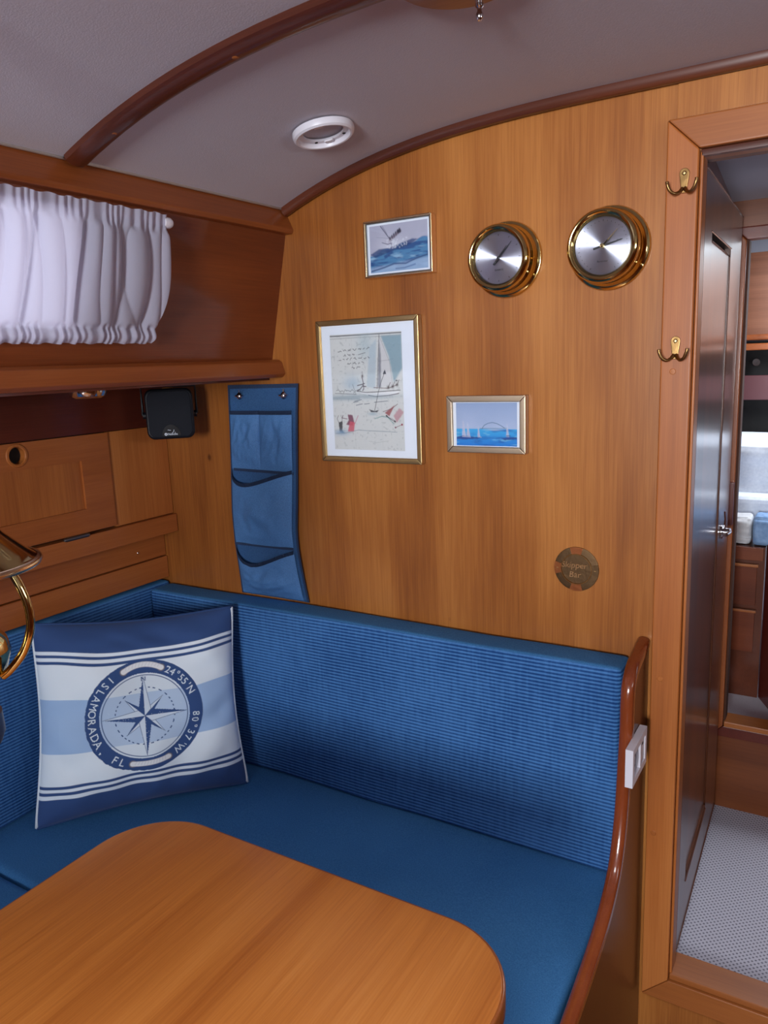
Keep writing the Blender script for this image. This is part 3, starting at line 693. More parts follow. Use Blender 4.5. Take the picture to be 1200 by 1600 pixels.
def pol(r, deg): a = math.radians(deg); return (CX+r*math.sin(a), CY-r*math.cos(a))
for d in (45, 135, 225, 315):
    cv.poly([pol(.135, d), pol(.032, d+40), (CX, CY)], NAVY); cv.poly([pol(.135, d), pol(.032, d-40), (CX, CY)], (214, 226, 240)); cv.line([pol(.135, d), pol(.032, d-40)], .0022, NAVY)
for d in (0, 90, 180, 270):
    cv.poly([pol(.212, d), pol(.045, d-45), (CX, CY)], NAVY); cv.poly([pol(.212, d), pol(.045, d+45), (CX, CY)], (214, 226, 240)); cv.line([pol(.212, d), pol(.045, d+45), (CX, CY)], .0024, NAVY)
cv.tris([[(CX-.012+x, CY-.185-y) for x, y in t] for t in text_tris('N', .034)], NAVY)
rs = np.random.RandomState(5)
for _ in range(90):    # worn flecks in the print
    r_, d_ = .05*rs.rand()+.01, rs.choice([0, 90, 180, 270])+rs.randn()*6; p = pol(r_*3.2, d_); cv.blob(p[0], p[1], .0016, .0016, (226, 236, 244), .8)
def arc_text(body, a0, a1, rb, size, outward, col=(226, 236, 244)):
    n = len(body); adv = (a1-a0)/(n-1)
    for i, ch in enumerate(body):
        if ch == ' ': continue
        T = text_tris(ch, size); w = max(max(p[0] for p in t) for t in T) if T else .6*size; a = math.radians(a0+adv*i); out = []
        er = (math.sin(a), -math.cos(a)); et = (math.cos(a), math.sin(a))
        if not outward: er = (-er[0], -er[1]); et = (-et[0], -et[1])
        r0 = rb if outward else rb
        for t in T:
            out.append([(CX+math.sin(a)*r0+et[0]*(x-w/2)+er[0]*(y-size*.35), CY-math.cos(a)*r0+et[1]*(x-w/2)+er[1]*(y-size*.35)) for x, y in t])
        cv.tris(out, col)
arc_text('ISLAMORADA, FL', -36, -152, (RO+RI)/2+.001, .054, False)
arc_text("24\u00b055'N", 29, 66, (RO+RI)/2, .052, True)
arc_text("80\u00b037'W", 96, 143, (RO+RI)/2, .052, True)
for d0, d1, bow in ((-21, 21, .012), (157, 196, -.006)):   # the printed rope grips
    pts = [pol((RO+RI)/2+bow*math.cos(PI*(k/12-.5)), d0+(d1-d0)*k/12) for k in range(13)]
    for p in (pts[0], pts[-1]): cv.blob(p[0], p[1], .019, .019, (150, 132, 112), 1, 8); cv.blob(p[0], p[1], .0145, .0145, (196, 192, 188), 1, 8)
    cv.line(pts, .031, (140, 142, 156)); cv.line(pts, .027, (238, 238, 240))
    for k in range(1, 12): cv.line([pol((RO+RI)/2+bow-.010, d0+(d1-d0)*(k-.2)/12), pol((RO+RI)/2+bow+.010, d0+(d1-d0)*(k+.3)/12)], .0015, (182, 184, 196), .7)
cv.mesh('front_cover', pillow_fn(1, .062), PCLOTH, THP)
cb = Canvas(60, 60, 1, 1, (226, 236, 244)); cb.blend((cb.Y < .14) | (cb.Y > .86), NAVY); cb.mesh('back_cover', pillow_fn(-1, .045), PCLOTH, THP)
pf = pillow_fn(0, 0)
def edge_pts(U, V): return [Vector(p) for p in pf(np.array(U, float), np.array(V, float))]
ks = [k/40 for k in range(41)]
PIPE = fabric('white_cotton', (214, 224, 234), (232, 240, 246), weave=500, bump=.3); PIPN = fabric('navy_cotton', (42, 66, 112), (56, 82, 130), weave=500, bump=.3)
for U, V, mt in (([0]*41, ks, PIPE), ([1]*41, ks, PIPE), (ks, [0]*41, PIPN), (ks, [1]*41, PIPN)):
    link('seam', bm_tube(edge_pts(U, V), .0035, 8), mt, THP, smooth='all')

# ------------------------------------------------------------------ pictures
def picture(cx, cz, w, h, fw, depth, fm, label, canvas, pw, ph, mat_w, edge_m=None, rot=0, px=0, pz=0):
    t = thing('picture', label, 'picture', (cx, 0, cz))
    y1 = -.0008; y0 = y1-depth
    for nm, pts in (('frame_side', [(-w/2, -h/2), (-w/2+fw, -h/2+fw), (-w/2+fw, h/2-fw), (-w/2, h/2)]), ('frame_side', [(w/2, h/2), (w/2-fw, h/2-fw), (w/2-fw, -h/2+fw), (w/2, -h/2)]),
                    ('frame_side', [(-w/2, h/2), (-w/2+fw, h/2-fw), (w/2-fw, h/2-fw), (w/2, h/2)]), ('frame_side', [(w/2, -h/2), (w/2-fw, -h/2+fw), (-w/2+fw, -h/2+fw), (-w/2, -h/2)])):
        link(nm, bm_prism([(cx+x, y1, cz+z) for x, z in pts], (0, y0-y1, 0), min(.0018, fw*.3), 2), fm, t, smooth=True)
    if edge_m:
        link('inner_lip', bm_cells((cx-w/2+fw*.8, y0+.0025, cz-h/2+fw*.8), (1, 0, 0), (0, 0, 1), (0, 1, 0), [0, .0028, w-1.6*fw-.0028, w-1.6*fw], [0, .0028, h-1.6*fw-.0028, h-1.6*fw], {(1, 1)}, .003), edge_m, t)
    box('mat_board', cx-w/2+fw*.6, cx+w/2-fw*.6, y0+.0062, y1-.0008, cz-h/2+fw*.6, cz+h/2-fw*.6, PAPER, t)
    yy = y0+.0058
    canvas.mesh('print', lambda u, v: np.stack([cx+px-pw/2+pw*u, np.full(u.shape, yy), cz+pz+ph/2-ph*v], -1), PRINT, t)
    box('glass', cx-w/2+fw*.7, cx+w/2-fw*.7, y0+.0040, y0+.0052, cz-h/2+fw*.7, cz+h/2-fw*.7, GLASS, t)
    return t
# 1 large chart sketch, canvas 177 x 245
c = Canvas(230, 318, .177, .245, (214, 216, 216)); s = .177
c.blend(c.noise(60, 60, 1)*.25, (196, 200, 206)); c.blend((c.noise(220, 220, 8) > .69).astype(float)*.35, (150, 156, 160))
def q(pts): return [(x*.177, y*.245) for x, y in pts]
for y in (.012, ): c.line(q([(0, y), (1, y)]), .0018, (70, 74, 84))
c.line(q([(0, .035), (1, .033)]), .0008, (120, 124, 132), .8)
for x in (.31, .70): c.line(q([(x, .04), (x, 1)]), .0004, (160, 165, 170), .5)
for y in (.42, .83): c.line(q([(0, y), (1, y)]), .0004, (160, 165, 170), .5)
c.poly(q([(.72, .03), (1, .03), (1, .30), (.88, .42), (.82, .2)]), (110, 152, 172), .75, 10); c.blob(.50*s, .10*.245*1.0, .02, .03, (170, 190, 200), .6)
c.poly(q([(.66, .05), (.56, .12), (.50, .45), (.62, .47)]), (178, 194, 206), .8, 6); c.blob(.30*s, .42*.245, .022, .016, (160, 184, 204), .7)
c.poly(q([(.70, .03), (.655, .46), (.86, .44), (.83, .25)]), (208, 208, 212), .95, 1); c.poly(q([(.70, .05), (.655, .46), (.70, .46), (.715, .2)]), (120, 124, 138), .8, 3)
c.line(q([(.70, .02), (.645, .47)]), .0011, (60, 58, 66)); c.line(q([(.70, .03), (.83, .25), (.86, .45)]), .0006, (120, 124, 134), .8); c.line(q([(.68, .24), (.84, .23)]), .0005, (110, 112, 124), .8)
c.poly(q([(.36, .49), (.50, .505), (.62, .505), (.96, .490), (.90, .52), (.62, .532), (.52, .525)]), (236, 236, 240), .95, 1)
c.line(q([(.36, .488), (.48, .50), (.62, .497), (.96, .485)]), .0014, (50, 46, 56)); c.line(q([(.52, .524), (.62, .536), (.80, .528), (.94, .512)]), .0016, (70, 40, 56)); c.line(q([(.60, .46), (.80, .468), (.92, .44)]), .0013, (90, 40, 50), .9)
for x, y in ((.80, .46), (.86, .455), (.92, .44)): c.blob(x*s, y*.245, .0034, .0035, (50, 30, 40), .9); c.line(q([(x, y), (x+.03, y-.04)]), .0013, (60, 40, 50), .9)
c.blob(.915*s, .405*.245, .0028, .0016, (40, 40, 60), 1)
for p in ([(.44, .37), (.455, .42), (.45, .445), (.49, .45)], [(.37, .44), (.47, .425)], [(.45, .44), (.40, .475), (.37, .485)], [(.46, .445), (.455, .475), (.44, .482)]): c.line(q(p), .0020, (60, 40, 62), .9)
c.blob(.445*s, .36*.245, .0024, .003, (70, 50, 60), 1); c.line(q([(.445, .32), (.447, .355)]), .0007, (60, 60, 70))
c.line(q([(.30, .43), (.34, .51)]), .0007, (70, 70, 80))
for k in range(7): x = .06+.05*k; c.line(q([(x, .480+.012*(k % 3)), (x+.03, .473+.01*(k % 2)), (x+.05, .487)]), .0010, (60, 64, 76), .9)
c.blend(np.exp(-((c.Y/.245-.535)/.022)**2)*np.clip(1-abs(c.X/s-.5)*1.5, 0, 1)+np.exp(-((c.Y/.245-.55)/.018)**2)*(c.X/s < .4)*.8, (136, 156, 170), .7)
c.line(q([(.04, .505), (.35, .515)]), .0010, (60, 64, 76), .9)
for p in ([(.32, .575), (.42, .562)], [(.34, .61), (.43, .598)], [(.46, .60), (.53, .595)], [(.60, .585), (.78, .575)], [(.30, .585), (.37, .578)]): c.line(q(p), .0014, (86, 100, 116), .9)
c.poly(q([(.52, .645), (.60, .66), (.66, .65), (.63, .672), (.55, .67)]), (50, 54, 66), .95, 1); c.line(q([(.76, .33), (.70, .42), (.66, .50), (.60, .655)]), .0012, (54, 54, 64)); c.poly(q([(.76, .31), (.73, .35), (.78, .35)]), (54, 58, 74)); c.blob(.57*s, .685*.245, .012, .003, (150, 176, 190), .7)
c.poly(q([(.74, .675), (.88, .61), (.80, .705)]), (150, 50, 60), .85, 2); c.poly(q([(.86, .70), (.94, .635), (1.0, .67), (.90, .76)]), (190, 140, 150), .8, 3); c.line(q([(.72, .665), (.84, .64), (.92, .60)]), .0010, (100, 50, 60)); c.line(q([(.76, .70), (.88, .75)]), .0032, (56, 52, 64)); c.line(q([(.78, .702), (.86, .742)]), .0012, (220, 220, 226))
c.line(q([(.60, .725), (.70, .705), (.78, .715), (.86, .77)]), .0016, (80, 150, 150), .7); c.line(q([(.88, .80), (.97, .775)]), .0010, (120, 70, 80))
c.blob(.88*s, .80*.245, .0020, .0020, (120, 60, 80), 1, 6); c.blob(.97*s, .775*.245, .0022, .0022, (150, 40, 70), 1, 6)
c.poly(q([(.21, .69), (.28, .695), (.30, .76), (.27, .79), (.18, .78), (.22, .74)]), (120, 50, 84), .9, 2); c.poly(q([(.24, .75), (.31, .76), (.29, .84), (.20, .84)]), (206, 90, 110), .9, 2); c.line(q([(.31, .77), (.36, .70)]), .0016, (190, 110, 140), .8)
c.line(q([(.14, .70), (.12, .72), (.20, .73)]), .0012, (90, 40, 70)); c.line(q([(.07, .70), (.05, .73), (.08, .77), (.12, .75), (.13, .71)]), .0010, (70, 60, 74))
c.poly(q([(.07, .76), (.13, .75), (.12, .83), (.15, .855), (.08, .85)]), (40, 44, 52), .9, 2); c.blob(.10*s, .85*.245, .018, .006, (130, 164, 196), .8); c.line(q([(.02, .86), (.16, .855), (.36, .825), (.46, .83), (.90, .84)]), .0010, (120, 140, 156), .9)
for k, (x0_, x1_, y) in enumerate([(.11, .52, .142), (.19, .36, .182), (.12, .55, .218), (.24, .46, .254), (.30, .42, .29)]):   # the handwriting
    rr = np.random.RandomState(20+k); x = x0_; pts = []
    while x < x1_:
        for _ in range(rr.randint(3, 7)):
            pts.append((x, y-.004*(x-x0_)*8+rr.uniform(-.011, .007))); x += .010
        c.line(q(pts), .0011, (44, 48, 66), .95); pts = []; x += .018
c.line(q([(.40, .178), (.50, .163)]), .0009, (44, 48, 66)); c.line(q([(.50, .92), (.60, .935), (.78, .915)]), .0005, (140, 146, 150), .7)
# 2 crew on a heeling yacht
c2 = Canvas(170, 116, .132, .090, (186, 186, 204)); w_, h_ = .132, .090
def q2(pts): return [(x*w_, y*h_) for x, y in pts]
c2.blend(c2.noise(30, 30, 4), (150, 152, 180), .55); c2.blob(.45*w_, .5*h_, .03, .012, (214, 218, 232), .8)
hor = .62-.28*np.clip((c2.X/w_-.0), 0, 1)**.8+.03*np.sin(c2.X/w_*19); below = np.clip((c2.Y/h_-hor)/.03, 0, 1)
c2.blend(below, (74, 130, 176)); nn2 = c2.noise(40, 160, 6)
c2.blend(below*np.clip((nn2-.48)*6, 0, 1), (34, 78, 138), .9); c2.blend(below*np.clip((c2.noise(30, 120, 9)-.56)*7, 0, 1), (150, 186, 214), .8); c2.blend(np.clip((c2.Y/h_-.80+.12*(c2.X/w_-.5))/.06, 0, 1), (160, 184, 216), .75)
c2.line(q2([(.02, .96), (.25, .90), (.42, .84), (.62, .86), (.80, .78), (1, .72)]), .0028, (40, 72, 124), .9, 3); c2.line(q2([(.45, .95), (.60, .95), (.78, .90)]), .0022, (60, 96, 150), .8, 3)
c2.poly(q2([(0, .60), (.16, .50), (.35, .50), (.50, .44), (.74, .36), (.84, .38), (.66, .50), (.40, .56), (.10, .68)]), (26, 62, 118), .85, 3)
c2.poly(q2([(.22, .30), (.33, .30), (.40, .36), (.40, .42), (.30, .42)]), (186, 184, 202), .95, 1); c2.line(q2([(.22, .37), (.32, .42), (.38, .40), (.38, .50)]), .0014, (96, 92, 122), .9)
c2.line(q2([(.20, .02), (.35, .30)]), .0018, (90, 92, 118)); c2.line(q2([(.23, .02), (.31, .20)]), .0010, (110, 112, 136)); c2.line(q2([(.35, .30), (.12, .24)]), .0006, (140, 142, 166))
for k in range(6): x, y = .36+.034*k, .30-.032*k; c2.blob(x*w_, y*h_, .0019, .0036, (48, 46, 70), .95, 4); c2.blob((x+.004)*w_, (y+.035)*h_, .0030, .0030, (90, 70, 90), .8, 4)
c2.blob(.52*w_, .17*h_, .005, .004, (44, 44, 66), 1, 4)
for rr in range(40):
    x, y = .3+.35*rs.rand(), .32+.2*rs.rand(); c2.blob(x*w_, y*h_, .0012, .0012, (224, 228, 238), .7)
# 3 sails and the bridge
c3 = Canvas(170, 112, .128, .084, (162, 180, 214)); w_, h_ = .128, .084
c3.blend(c3.noise(25, 25, 2), (188, 200, 228), .8); c3.blend(np.clip(1-c3.Y/h_*1.8, 0, 1), (134, 158, 200), .6)
sea = np.clip((c3.Y/h_-.60)/.01, 0, 1); c3.blend(sea, (60, 170, 226)); c3.blend(sea*np.clip((c3.Y/h_-.62)*2.6, 0, 1), (14, 122, 214)); c3.blend(sea*np.clip((c3.noise(30, 130, 3)-.5)*5, 0, 1), (24, 92, 176), .7); c3.blend(sea*np.clip((c3.noise(40, 160, 13)-.6)*7, 0, 1), (120, 190, 226), .7)
c3.line(q([(0, 0), (0, 0)]), .0001, (0, 0, 0), 0)
def q3(pts): return [(x*w_, y*h_) for x, y in pts]
c3.line(q3([(.43, .60), (.47, .52), (.53, .475), (.60, .455), (.68, .48), (.76, .54), (.80, .58)]), .0012, (84, 116, 148)); c3.line(q3([(.40, .595), (.84, .585)]), .0010, (90, 122, 150), .8)
c3.blob(.63*w_, .625*h_, .014, .0014, (196, 206, 220), .8)
for x, hh, ww in ((.115, .42, .05), (.19, .36, .045), (.37, .30, .03), (.84, .34, .035)):
    c3.poly(q3([(x, .80-hh), (x-ww*.4, .78), (x+ww, .79)]), (206, 206, 224), .8, 2); c3.poly(q3([(x, .80-hh), (x+ww*.1, .80), (x+ww*.4, .80)]), (160, 160, 190), .6, 1)
c3.poly(q3([(.0, .80), (.10, .77), (.24, .79), (.44, .80), (.36, .84), (.14, .86), (.0, .85)]), (24, 62, 140), .9, 2); c3.poly(q3([(.75, .82), (.84, .79), (1, .79), (1, .83), (.80, .86)]), (24, 62, 140), .9, 2)
c3.line(q3([(.10, .79), (.24, .80)]), .0014, (190, 190, 210), .9); c3.line(q3([(.36, .795), (.42, .80)]), .0012, (190, 190, 210), .9); c3.line(q3([(.83, .76), (.89, .755)]), .0016, (40, 90, 140), .9)
picture(-.877, 1.3895, .252, .302, .011, .016, GOLDF, 'large upright gold-framed sketch of sailing boats with handwriting, beside the blue hanging pockets', c, .177, .245, 0, GOLDB, px=-.0045, pz=-.002)
picture(-.791, 1.6720, .155, .110, .0042, .020, GOLDB, 'small gold-framed watercolour of a crew on a heeling yacht, topmost picture', c2, .132, .090, 0, STEEL)
picture(-.6085, 1.3225, .166, .112, .0125, .018, CHAMP, 'small champagne-framed seascape of white sails and an arched bridge, lower right picture', c3, .128, .084, 0, None)

# ------------------------------------------------------------------ brass instruments
def dial_mat():
    t = NT('brushed_dial'); t.set(Base_Color=rgba(lin((186, 188, 204))), Metallic=1.0, Roughness=.34, Anisotropic=.94)
    t.p.inputs['Anisotropic Rotation'].default_value = .25
    tg = t.n('ShaderNodeTangent', direction_type='RADIAL', axis='Z'); t.l(tg.outputs[0], t.p.inputs['Tangent'])
    return t.m
DIALM = dial_mat(); BLK = plain('black_enamel', (16, 16, 22), .4)
def instrument(name, cx, cz, label, cat, s, kind):
    t = thing(name, label, cat, (cx, 0, cz), 'brass instruments on the panelled wall'); N = (0, -1, 0); c = Vector((cx, -.0008, cz))
    link('case', bm_lathe(c, N, [(r*s, h*s) for r, h in [(0, 0), (.068, 0), (.0685, .003), (.067, .0065), (.0635, .0075), (.0615, .0095), (.0605, .013), (.0585, .0155), (.0575, .019), (.0580, .030), (.0585, .036), (0, .036)]], 72), BRASS, t, smooth=True)
    link('bezel', bm_lathe(c, N, [(r*s, h*s) for r, h in [(.045, .0362), (.0585, .0362), (.0595, .040), (.0590, .046), (.0565, .0505), (.0535, .052), (.050, .0512), (.0480, .0488), (.0468, .0455), (.0455, .0440)]], 72), BRASS, t, smooth=True)
    # dial: local z axis along the viewing normal
    b = bm_lathe((0, 0, 0), (0, 0, 1), [(0, .0006), (.002, .0006), (.0462*s, .0006), (.0462*s, 0)], 64)
    me = bpy.data.meshes.new('dial'); b.to_mesh(me); b.free(); me.materials.append(DIALM)
    d = bpy.data.objects.new('dial', me); COL.objects.link(d); d.parent = t; d.location = (0, -.0008-.0400*s, 0); d.rotation_euler = (PI/2, 0, 0)
    y = -.0008-.0412*s
    for k in range(31 if kind else 12):
        a = math.radians((-150+10*k) if kind else 30*k); r0, r1 = .0385*s, (.0415 if (k % 5 == 0 or not kind) else .0400)*s
        p0, p1 = Vector((cx+math.sin(a)*r0, y, cz+math.cos(a)*r0)), Vector((cx+math.sin(a)*r1, y, cz+math.cos(a)*r1)); w = Vector((math.cos(a), 0, -math.sin(a)))*.00035
        link('scale_mark', bm_prism([p0-w, p1-w, p1+w, p0+w], (0, -.0002, 0)), BLK, d.parent)
    def hand(nm, ang, r0, r1, wd, mat, lift):
        a = math.radians(ang); e = Vector((math.sin(a), 0, math.cos(a))); w = Vector((math.cos(a), 0, -math.sin(a))); o_ = Vector((cx, y-lift, cz))
        link(nm, bm_prism([o_-e*r0-w*wd, o_-e*r0+w*wd, o_+w*wd*1.1, o_+e*r1+w*wd*.3, o_+e*r1-w*wd*.3, o_-w*wd*1.1], (0, -.0005, 0)), mat, t)
    if kind:
        hand('pointer', 76, .016*s, .033*s, .0016*s, BLK, .0010); hand('set_hand', 44, -.012*s, .034*s, .0010*s, BRASS, .0022)
        link('centre_knob', bm_lathe((cx, y, cz), N, [(.0042, 0), (.0042, .006), (.003, .0082), (0, .0086)], 20), BRASS, t, smooth=True)
        for tx, xx, zz in (('Barometer', -.0095, -.026), ('RAIN', -.031, .006), ('FAIR', .023, .006)):
            flat_text(tx, .0042, lambda x_, z_, xx=xx, zz=zz: Vector((cx+xx+x_, y, cz+zz+z_)), 'dial_text', BLK, t, depth=.0002)
    else:
        hand('minute_hand', 43, .015*s, .037*s, .0010*s, BLK, .0010); hand('hour_hand', 39, .015*s, .026*s, .0013*s, BLK, .0020)
        link('centre_cap', bm_lathe((cx, y, cz), N, [(.0022, 0), (.0022, .004), (0, .0044)], 16), BLK, t, smooth=True)
        flat_text('QUARTZ', .0042, lambda x_, z_: Vector((cx-.008+x_, y, cz-.022+z_)), 'dial_text', BLK, t, depth=.0002)
    link('glass', bm_lathe(c, N, [(0, .0497*s), (.02*s, .0494*s), (.035*s, .0486*s), (.0470*s, .0470*s)], 48), DOMEG, t, smooth='all')
    for a in (90, 210, 330):
        ar = math.radians(a); link('screw', bm_lathe((cx+.0640*s*math.cos(ar), -.0082*s, cz+.0640*s*math.sin(ar)), N, [(0, .0018), (.0022, .0014), (.0028, 0)], 12), BRASS, t, smooth=True)
    return t
instrument('clock', -.567, 1.6265, 'round polished brass clock with thin dark hands, left of the two brass dials', 'clock', 1.0, 0)
instrument('barometer', -.378, 1.6275, 'round polished brass barometer with a gold set hand, right of the two brass dials', 'barometer', 1.03, 1)

# ------------------------------------------------------------------ coat hooks
def coat_hook(cx, cz, label):
    t = thing('coat_hook', label, 'hook', (cx, -.0165, cz), 'double coat hooks on the door frame'); y = -.0168
    pts = []
    for k in range(13): a = PI*k/12; pts.append((cx+.0078*math.cos(a), y, cz+.012+.0078*math.sin(a)))
    pts += [(cx-.0068, y, cz+.002), (cx-.0050, y, cz-.010), (cx-.0058, y, cz-.018), (cx+.0058, y, cz-.018), (cx+.0050, y, cz-.010), (cx+.0068, y, cz+.002)]
    link('back_plate', bm_prism(pts, (0, -.0035, 0), .0010, 2), ABRASS, t, smooth=True)
    link('screw', bm_lathe((cx, y-.0034, cz+.012), (0, -1, 0), [(0, .0022), (.002, .0020), (.0036, 0)], 16), GOLDF, t, smooth=True)
    for s in (-1, 1):
        P = catmull([(cx+.002*s, y-.003, cz-.011), (cx+.006*s, y-.010, cz-.017), (cx+.012*s, y-.017, cz-.0195), (cx+.018*s, y-.021, cz-.0150), (cx+.0215*s, y-.023, cz-.0065), (cx+.0225*s, y-.0225, cz-.0010)], 5)
        link('prong', bm_tube(P, [.0032]*4+[.0026]*(len(P)-6)+[.0030, .0024], 10), ABRASS, t, smooth='all')
    return t
h1 = coat_hook(-.2555, 1.7165, 'brass double coat hook high on the door frame, upper of two')
h2 = copy_tree(h1); h2.location = (-.2605, -.0165, 1.4535); h2['label'] = 'brass double coat hook halfway down the door frame, lower of two'

# ------------------------------------------------------------------ plaque
pc = Vector((-.4300, -.0008, 1.0475)); R0 = .0430
pq = thing('plaque', 'round bronze lifebuoy-shaped plaque lettered Skipper Bar, above the blue back cushion', 'plaque', pc)
link('disc', bm_lathe(pc, (0, -1, 0), [(0, 0), (R0, 0), (R0, .0015), (R0-.001, .0022), (R0*.665, .0026), (R0*.655, .0018), (0, .0018)], 64), PLAQ, pq, smooth=True)
COP = metal('copper_band', (168, 104, 66), .38, .3, 120)
for a in (0, 90, 180, 270):
    pts = []
    for k in range(9): q_ = math.radians(a-17+34*k/8); pts.append(pc+Vector((math.cos(q_)*R0*1.0, -.0020, math.sin(q_)*R0)))
    for k in range(8, -1, -1): q_ = math.radians(a-17+34*k/8); pts.append(pc+Vector((math.cos(q_)*R0*.66, -.0020, math.sin(q_)*R0*.66)))
    link('band', bm_prism(pts, (0, -.0016, 0)), COP if a in (90, 180, 270) else PLAQ, pq)
link('inner_rim', bm_lathe(pc, (0, -1, 0), [(R0*.655, .0018), (R0*.665, .0040), (R0*.70, .0040), (R0*.71, .0022)], 64), ABRASS, pq, smooth=True)
for a in (-.0365, .0365): box('bolt', pc.x+a-.0018, pc.x+a+.0018, pc.y-.0050, pc.y-.0020, pc.z-.0007, pc.z+.0007, GOLDF, pq)
LETB = metal('letter_brass', (196, 160, 118), .35, .1)
flat_text('Skipper', .0165, lambda x, y: pc+Vector((x-.0290, -.0018, y+.0025)), 'lettering', LETB, pq, shear=.12, depth=.0022)
flat_text('Bar', .0165, lambda x, y: pc+Vector((x-.0140, -.0018, y-.0160)), 'lettering', LETB, pq, shear=.12, depth=.0022)

# ------------------------------------------------------------------ hanging organiser
OG = thing('hanging_organizer', 'blue cloth wall organizer with three stacked pockets, hanging from two snaps', 'organizer', (-1.18, 0, .88))
lefts = [(1.410, -1.274), (1.346, -1.277), (1.207, -1.284), (1.10, -1.290), (1.022, -1.2905), (.955, -1.285), (.896, -1.279)]
rights = [(1.410, -1.066), (1.346, -1.072), (1.20, -1.083), (1.075, -1.092), (1.03, -1.091), (.985, -1.085), (.896, -1.072)]
def interp(tb, z):
    for (z0, x0), (z1, x1) in zip(tb, tb[1:]):
        if z1 <= z <= z0: return x0+(x1-x0)*(z0-z)/(z0-z1)
    return tb[-1][1] if z < tb[-1][0] else tb[0][1]
def og(u, z, off=0): xl, xr = interp(lefts, z), interp(rights, z); return Vector((xl+(xr-xl)*u, -.006-.004*math.sin(z*18+u*2)*(1.41-z)*1.5-off, z))
b = bm_grid(lambda u, v: og(u, 1.409-.514*v), 24, 60); bmesh.ops.solidify(b, geom=b.faces[:], thickness=.0015); link('backing', b, ORGM, OG, smooth='all')
def pocket(zt0, dip, zb, u0, u1, bulge, tilt=0, seed=0):
    def f(u, v):
        mouth = zt0-dip*math.sin(PI*min(1, u**.62))*(1-.45*u)+tilt*u; z = mouth+(zb-mouth)*v
        w = math.sin(PI*u)**.6; wr = noise.noise(Vector((u*3+seed, v*2.5, seed)))*.9+noise.noise(Vector((u*7+v*4, v*6-u*3, seed+5)))*.4
        o_ = .002+bulge*w*(math.sin(PI*min(1, v*.72+.22)))+.009*wr*w*min(1, v*4)*(1-v**6)
        return og(u0+(u1-u0)*u, z, max(o_, .0016)*(1-v**10)+.0014)
    b = bm_grid(f, 44, 40); o_ = link('pocket', b, ORGM, OG, smooth='all')
    m = [f(i/40, 0)+Vector((0, -.001, 0)) for i in range(41)]
    bb = bmesh.new(); A = [bb.verts.new(p+Vector((0, -.0008, .003))) for p in m]; B = [bb.verts.new(p+Vector((0, -.0012, -.006))) for p in m]
    for i in range(40): bb.faces.new((A[i], A[i+1], B[i+1], B[i]))
    bmesh.ops.solidify(bb, geom=bb.faces[:], thickness=.0012); link('binding', bb, BIND, o_, smooth='all')
    return f
pocket(1.346, .000, 1.208, .02, .46, .010, 0, 1); pocket(1.346, .000, 1.208, .46, .93, .012, 0, 2)
pocket(1.199, .032, 1.020, .02, .93, .022, .010, 3); pocket(1.012, .044, .898, .02, .93, .024, .006, 4)
def strap(name, pts, wd, parent=OG):
    bb = bmesh.new(); pts = [Vector(p) for p in pts]; A = []; B = []
    for i, p in enumerate(pts):
        t = (pts[min(i+1, len(pts)-1)]-pts[max(i-1, 0)]).normalized(); w = t.cross(Vector((0, -1, 0))).normalized()*wd/2; A.append(bb.verts.new(p+w)); B.append(bb.verts.new(p-w))
    for i in range(len(pts)-1): bb.faces.new((A[i], A[i+1], B[i+1], B[i]))
    bmesh.ops.solidify(bb, geom=bb.faces[:], thickness=.0014); return link(name, bb, BIND, parent, smooth=True)
strap('binding', [og(k/10, 1.405, .0018) for k in range(11)], .009)
strap('binding', [og(.992, 1.409-.513*k/20, .0016) for k in range(21)], .006); strap('binding', [og(.008, 1.409-.513*k/20, .0016) for k in range(21)], .005)
strap('binding', [og(.05+.9*k/10, 1.208-.004*k/10, .0035) for k in range(11)], .0065); strap('binding', [og(.03+.9*k/10, 1.0225+.002*k/10, .0035) for k in range(11)], .0065)
for x in (-1.238, -1.106):
    link('snap', bm_lathe((x, -.0085, 1.3835), (0, -1, 0), [(0, 0), (.0085, 0), (.0085, .003), (.0065, .0055), (.004, .0075), (0, .0080)], 24), CHROME, OG, smooth=True)
    link('snap_strap', bm_tube([(x-.012, -.0105, 1.3835), (x, -.014, 1.3835), (x+.012, -.0105, 1.3835)], .0022, 8), CHROME, OG, smooth=True); link('snap_pin', bm_tube([(x, -.0105, 1.386), (x, -.010, 1.398)], .0018, 8), CHROME, OG)

# ------------------------------------------------------------------ curtain
CURM = NT('curtain_cloth'); _tr = CURM.n('ShaderNodeBsdfTranslucent', Color=rgba(lin((235, 224, 240)))); _df = CURM.n('ShaderNodeBsdfDiffuse', Color=rgba(lin((206, 206, 226)))); _mx = CURM.n('ShaderNodeMixShader'); _mx.inputs[0].default_value = .45
_tc2 = CURM.n('ShaderNodeTexCoord'); _nz = CURM.n('ShaderNodeTexNoise', Scale=420.0); _bb = CURM.n('ShaderNodeBump', Strength=.3, Distance=.0008); CURM.l(_tc2.outputs['Object'], _nz.inputs['Vector']); CURM.l(_nz.outputs['Fac'], _bb.inputs['Height'])
CURM.l(_bb.outputs['Normal'], _df.inputs['Normal']); CURM.l(_df.outputs[0], _mx.inputs[1]); CURM.l(_tr.outputs[0], _mx.inputs[2]); CURM.l(_mx.outputs[0], CURM.out.inputs['Surface'])
CU = thing('curtain', 'short white gathered curtain over the side window', 'curtain', side(-.8, .24, .03))
SB0, SB1 = .028, .254
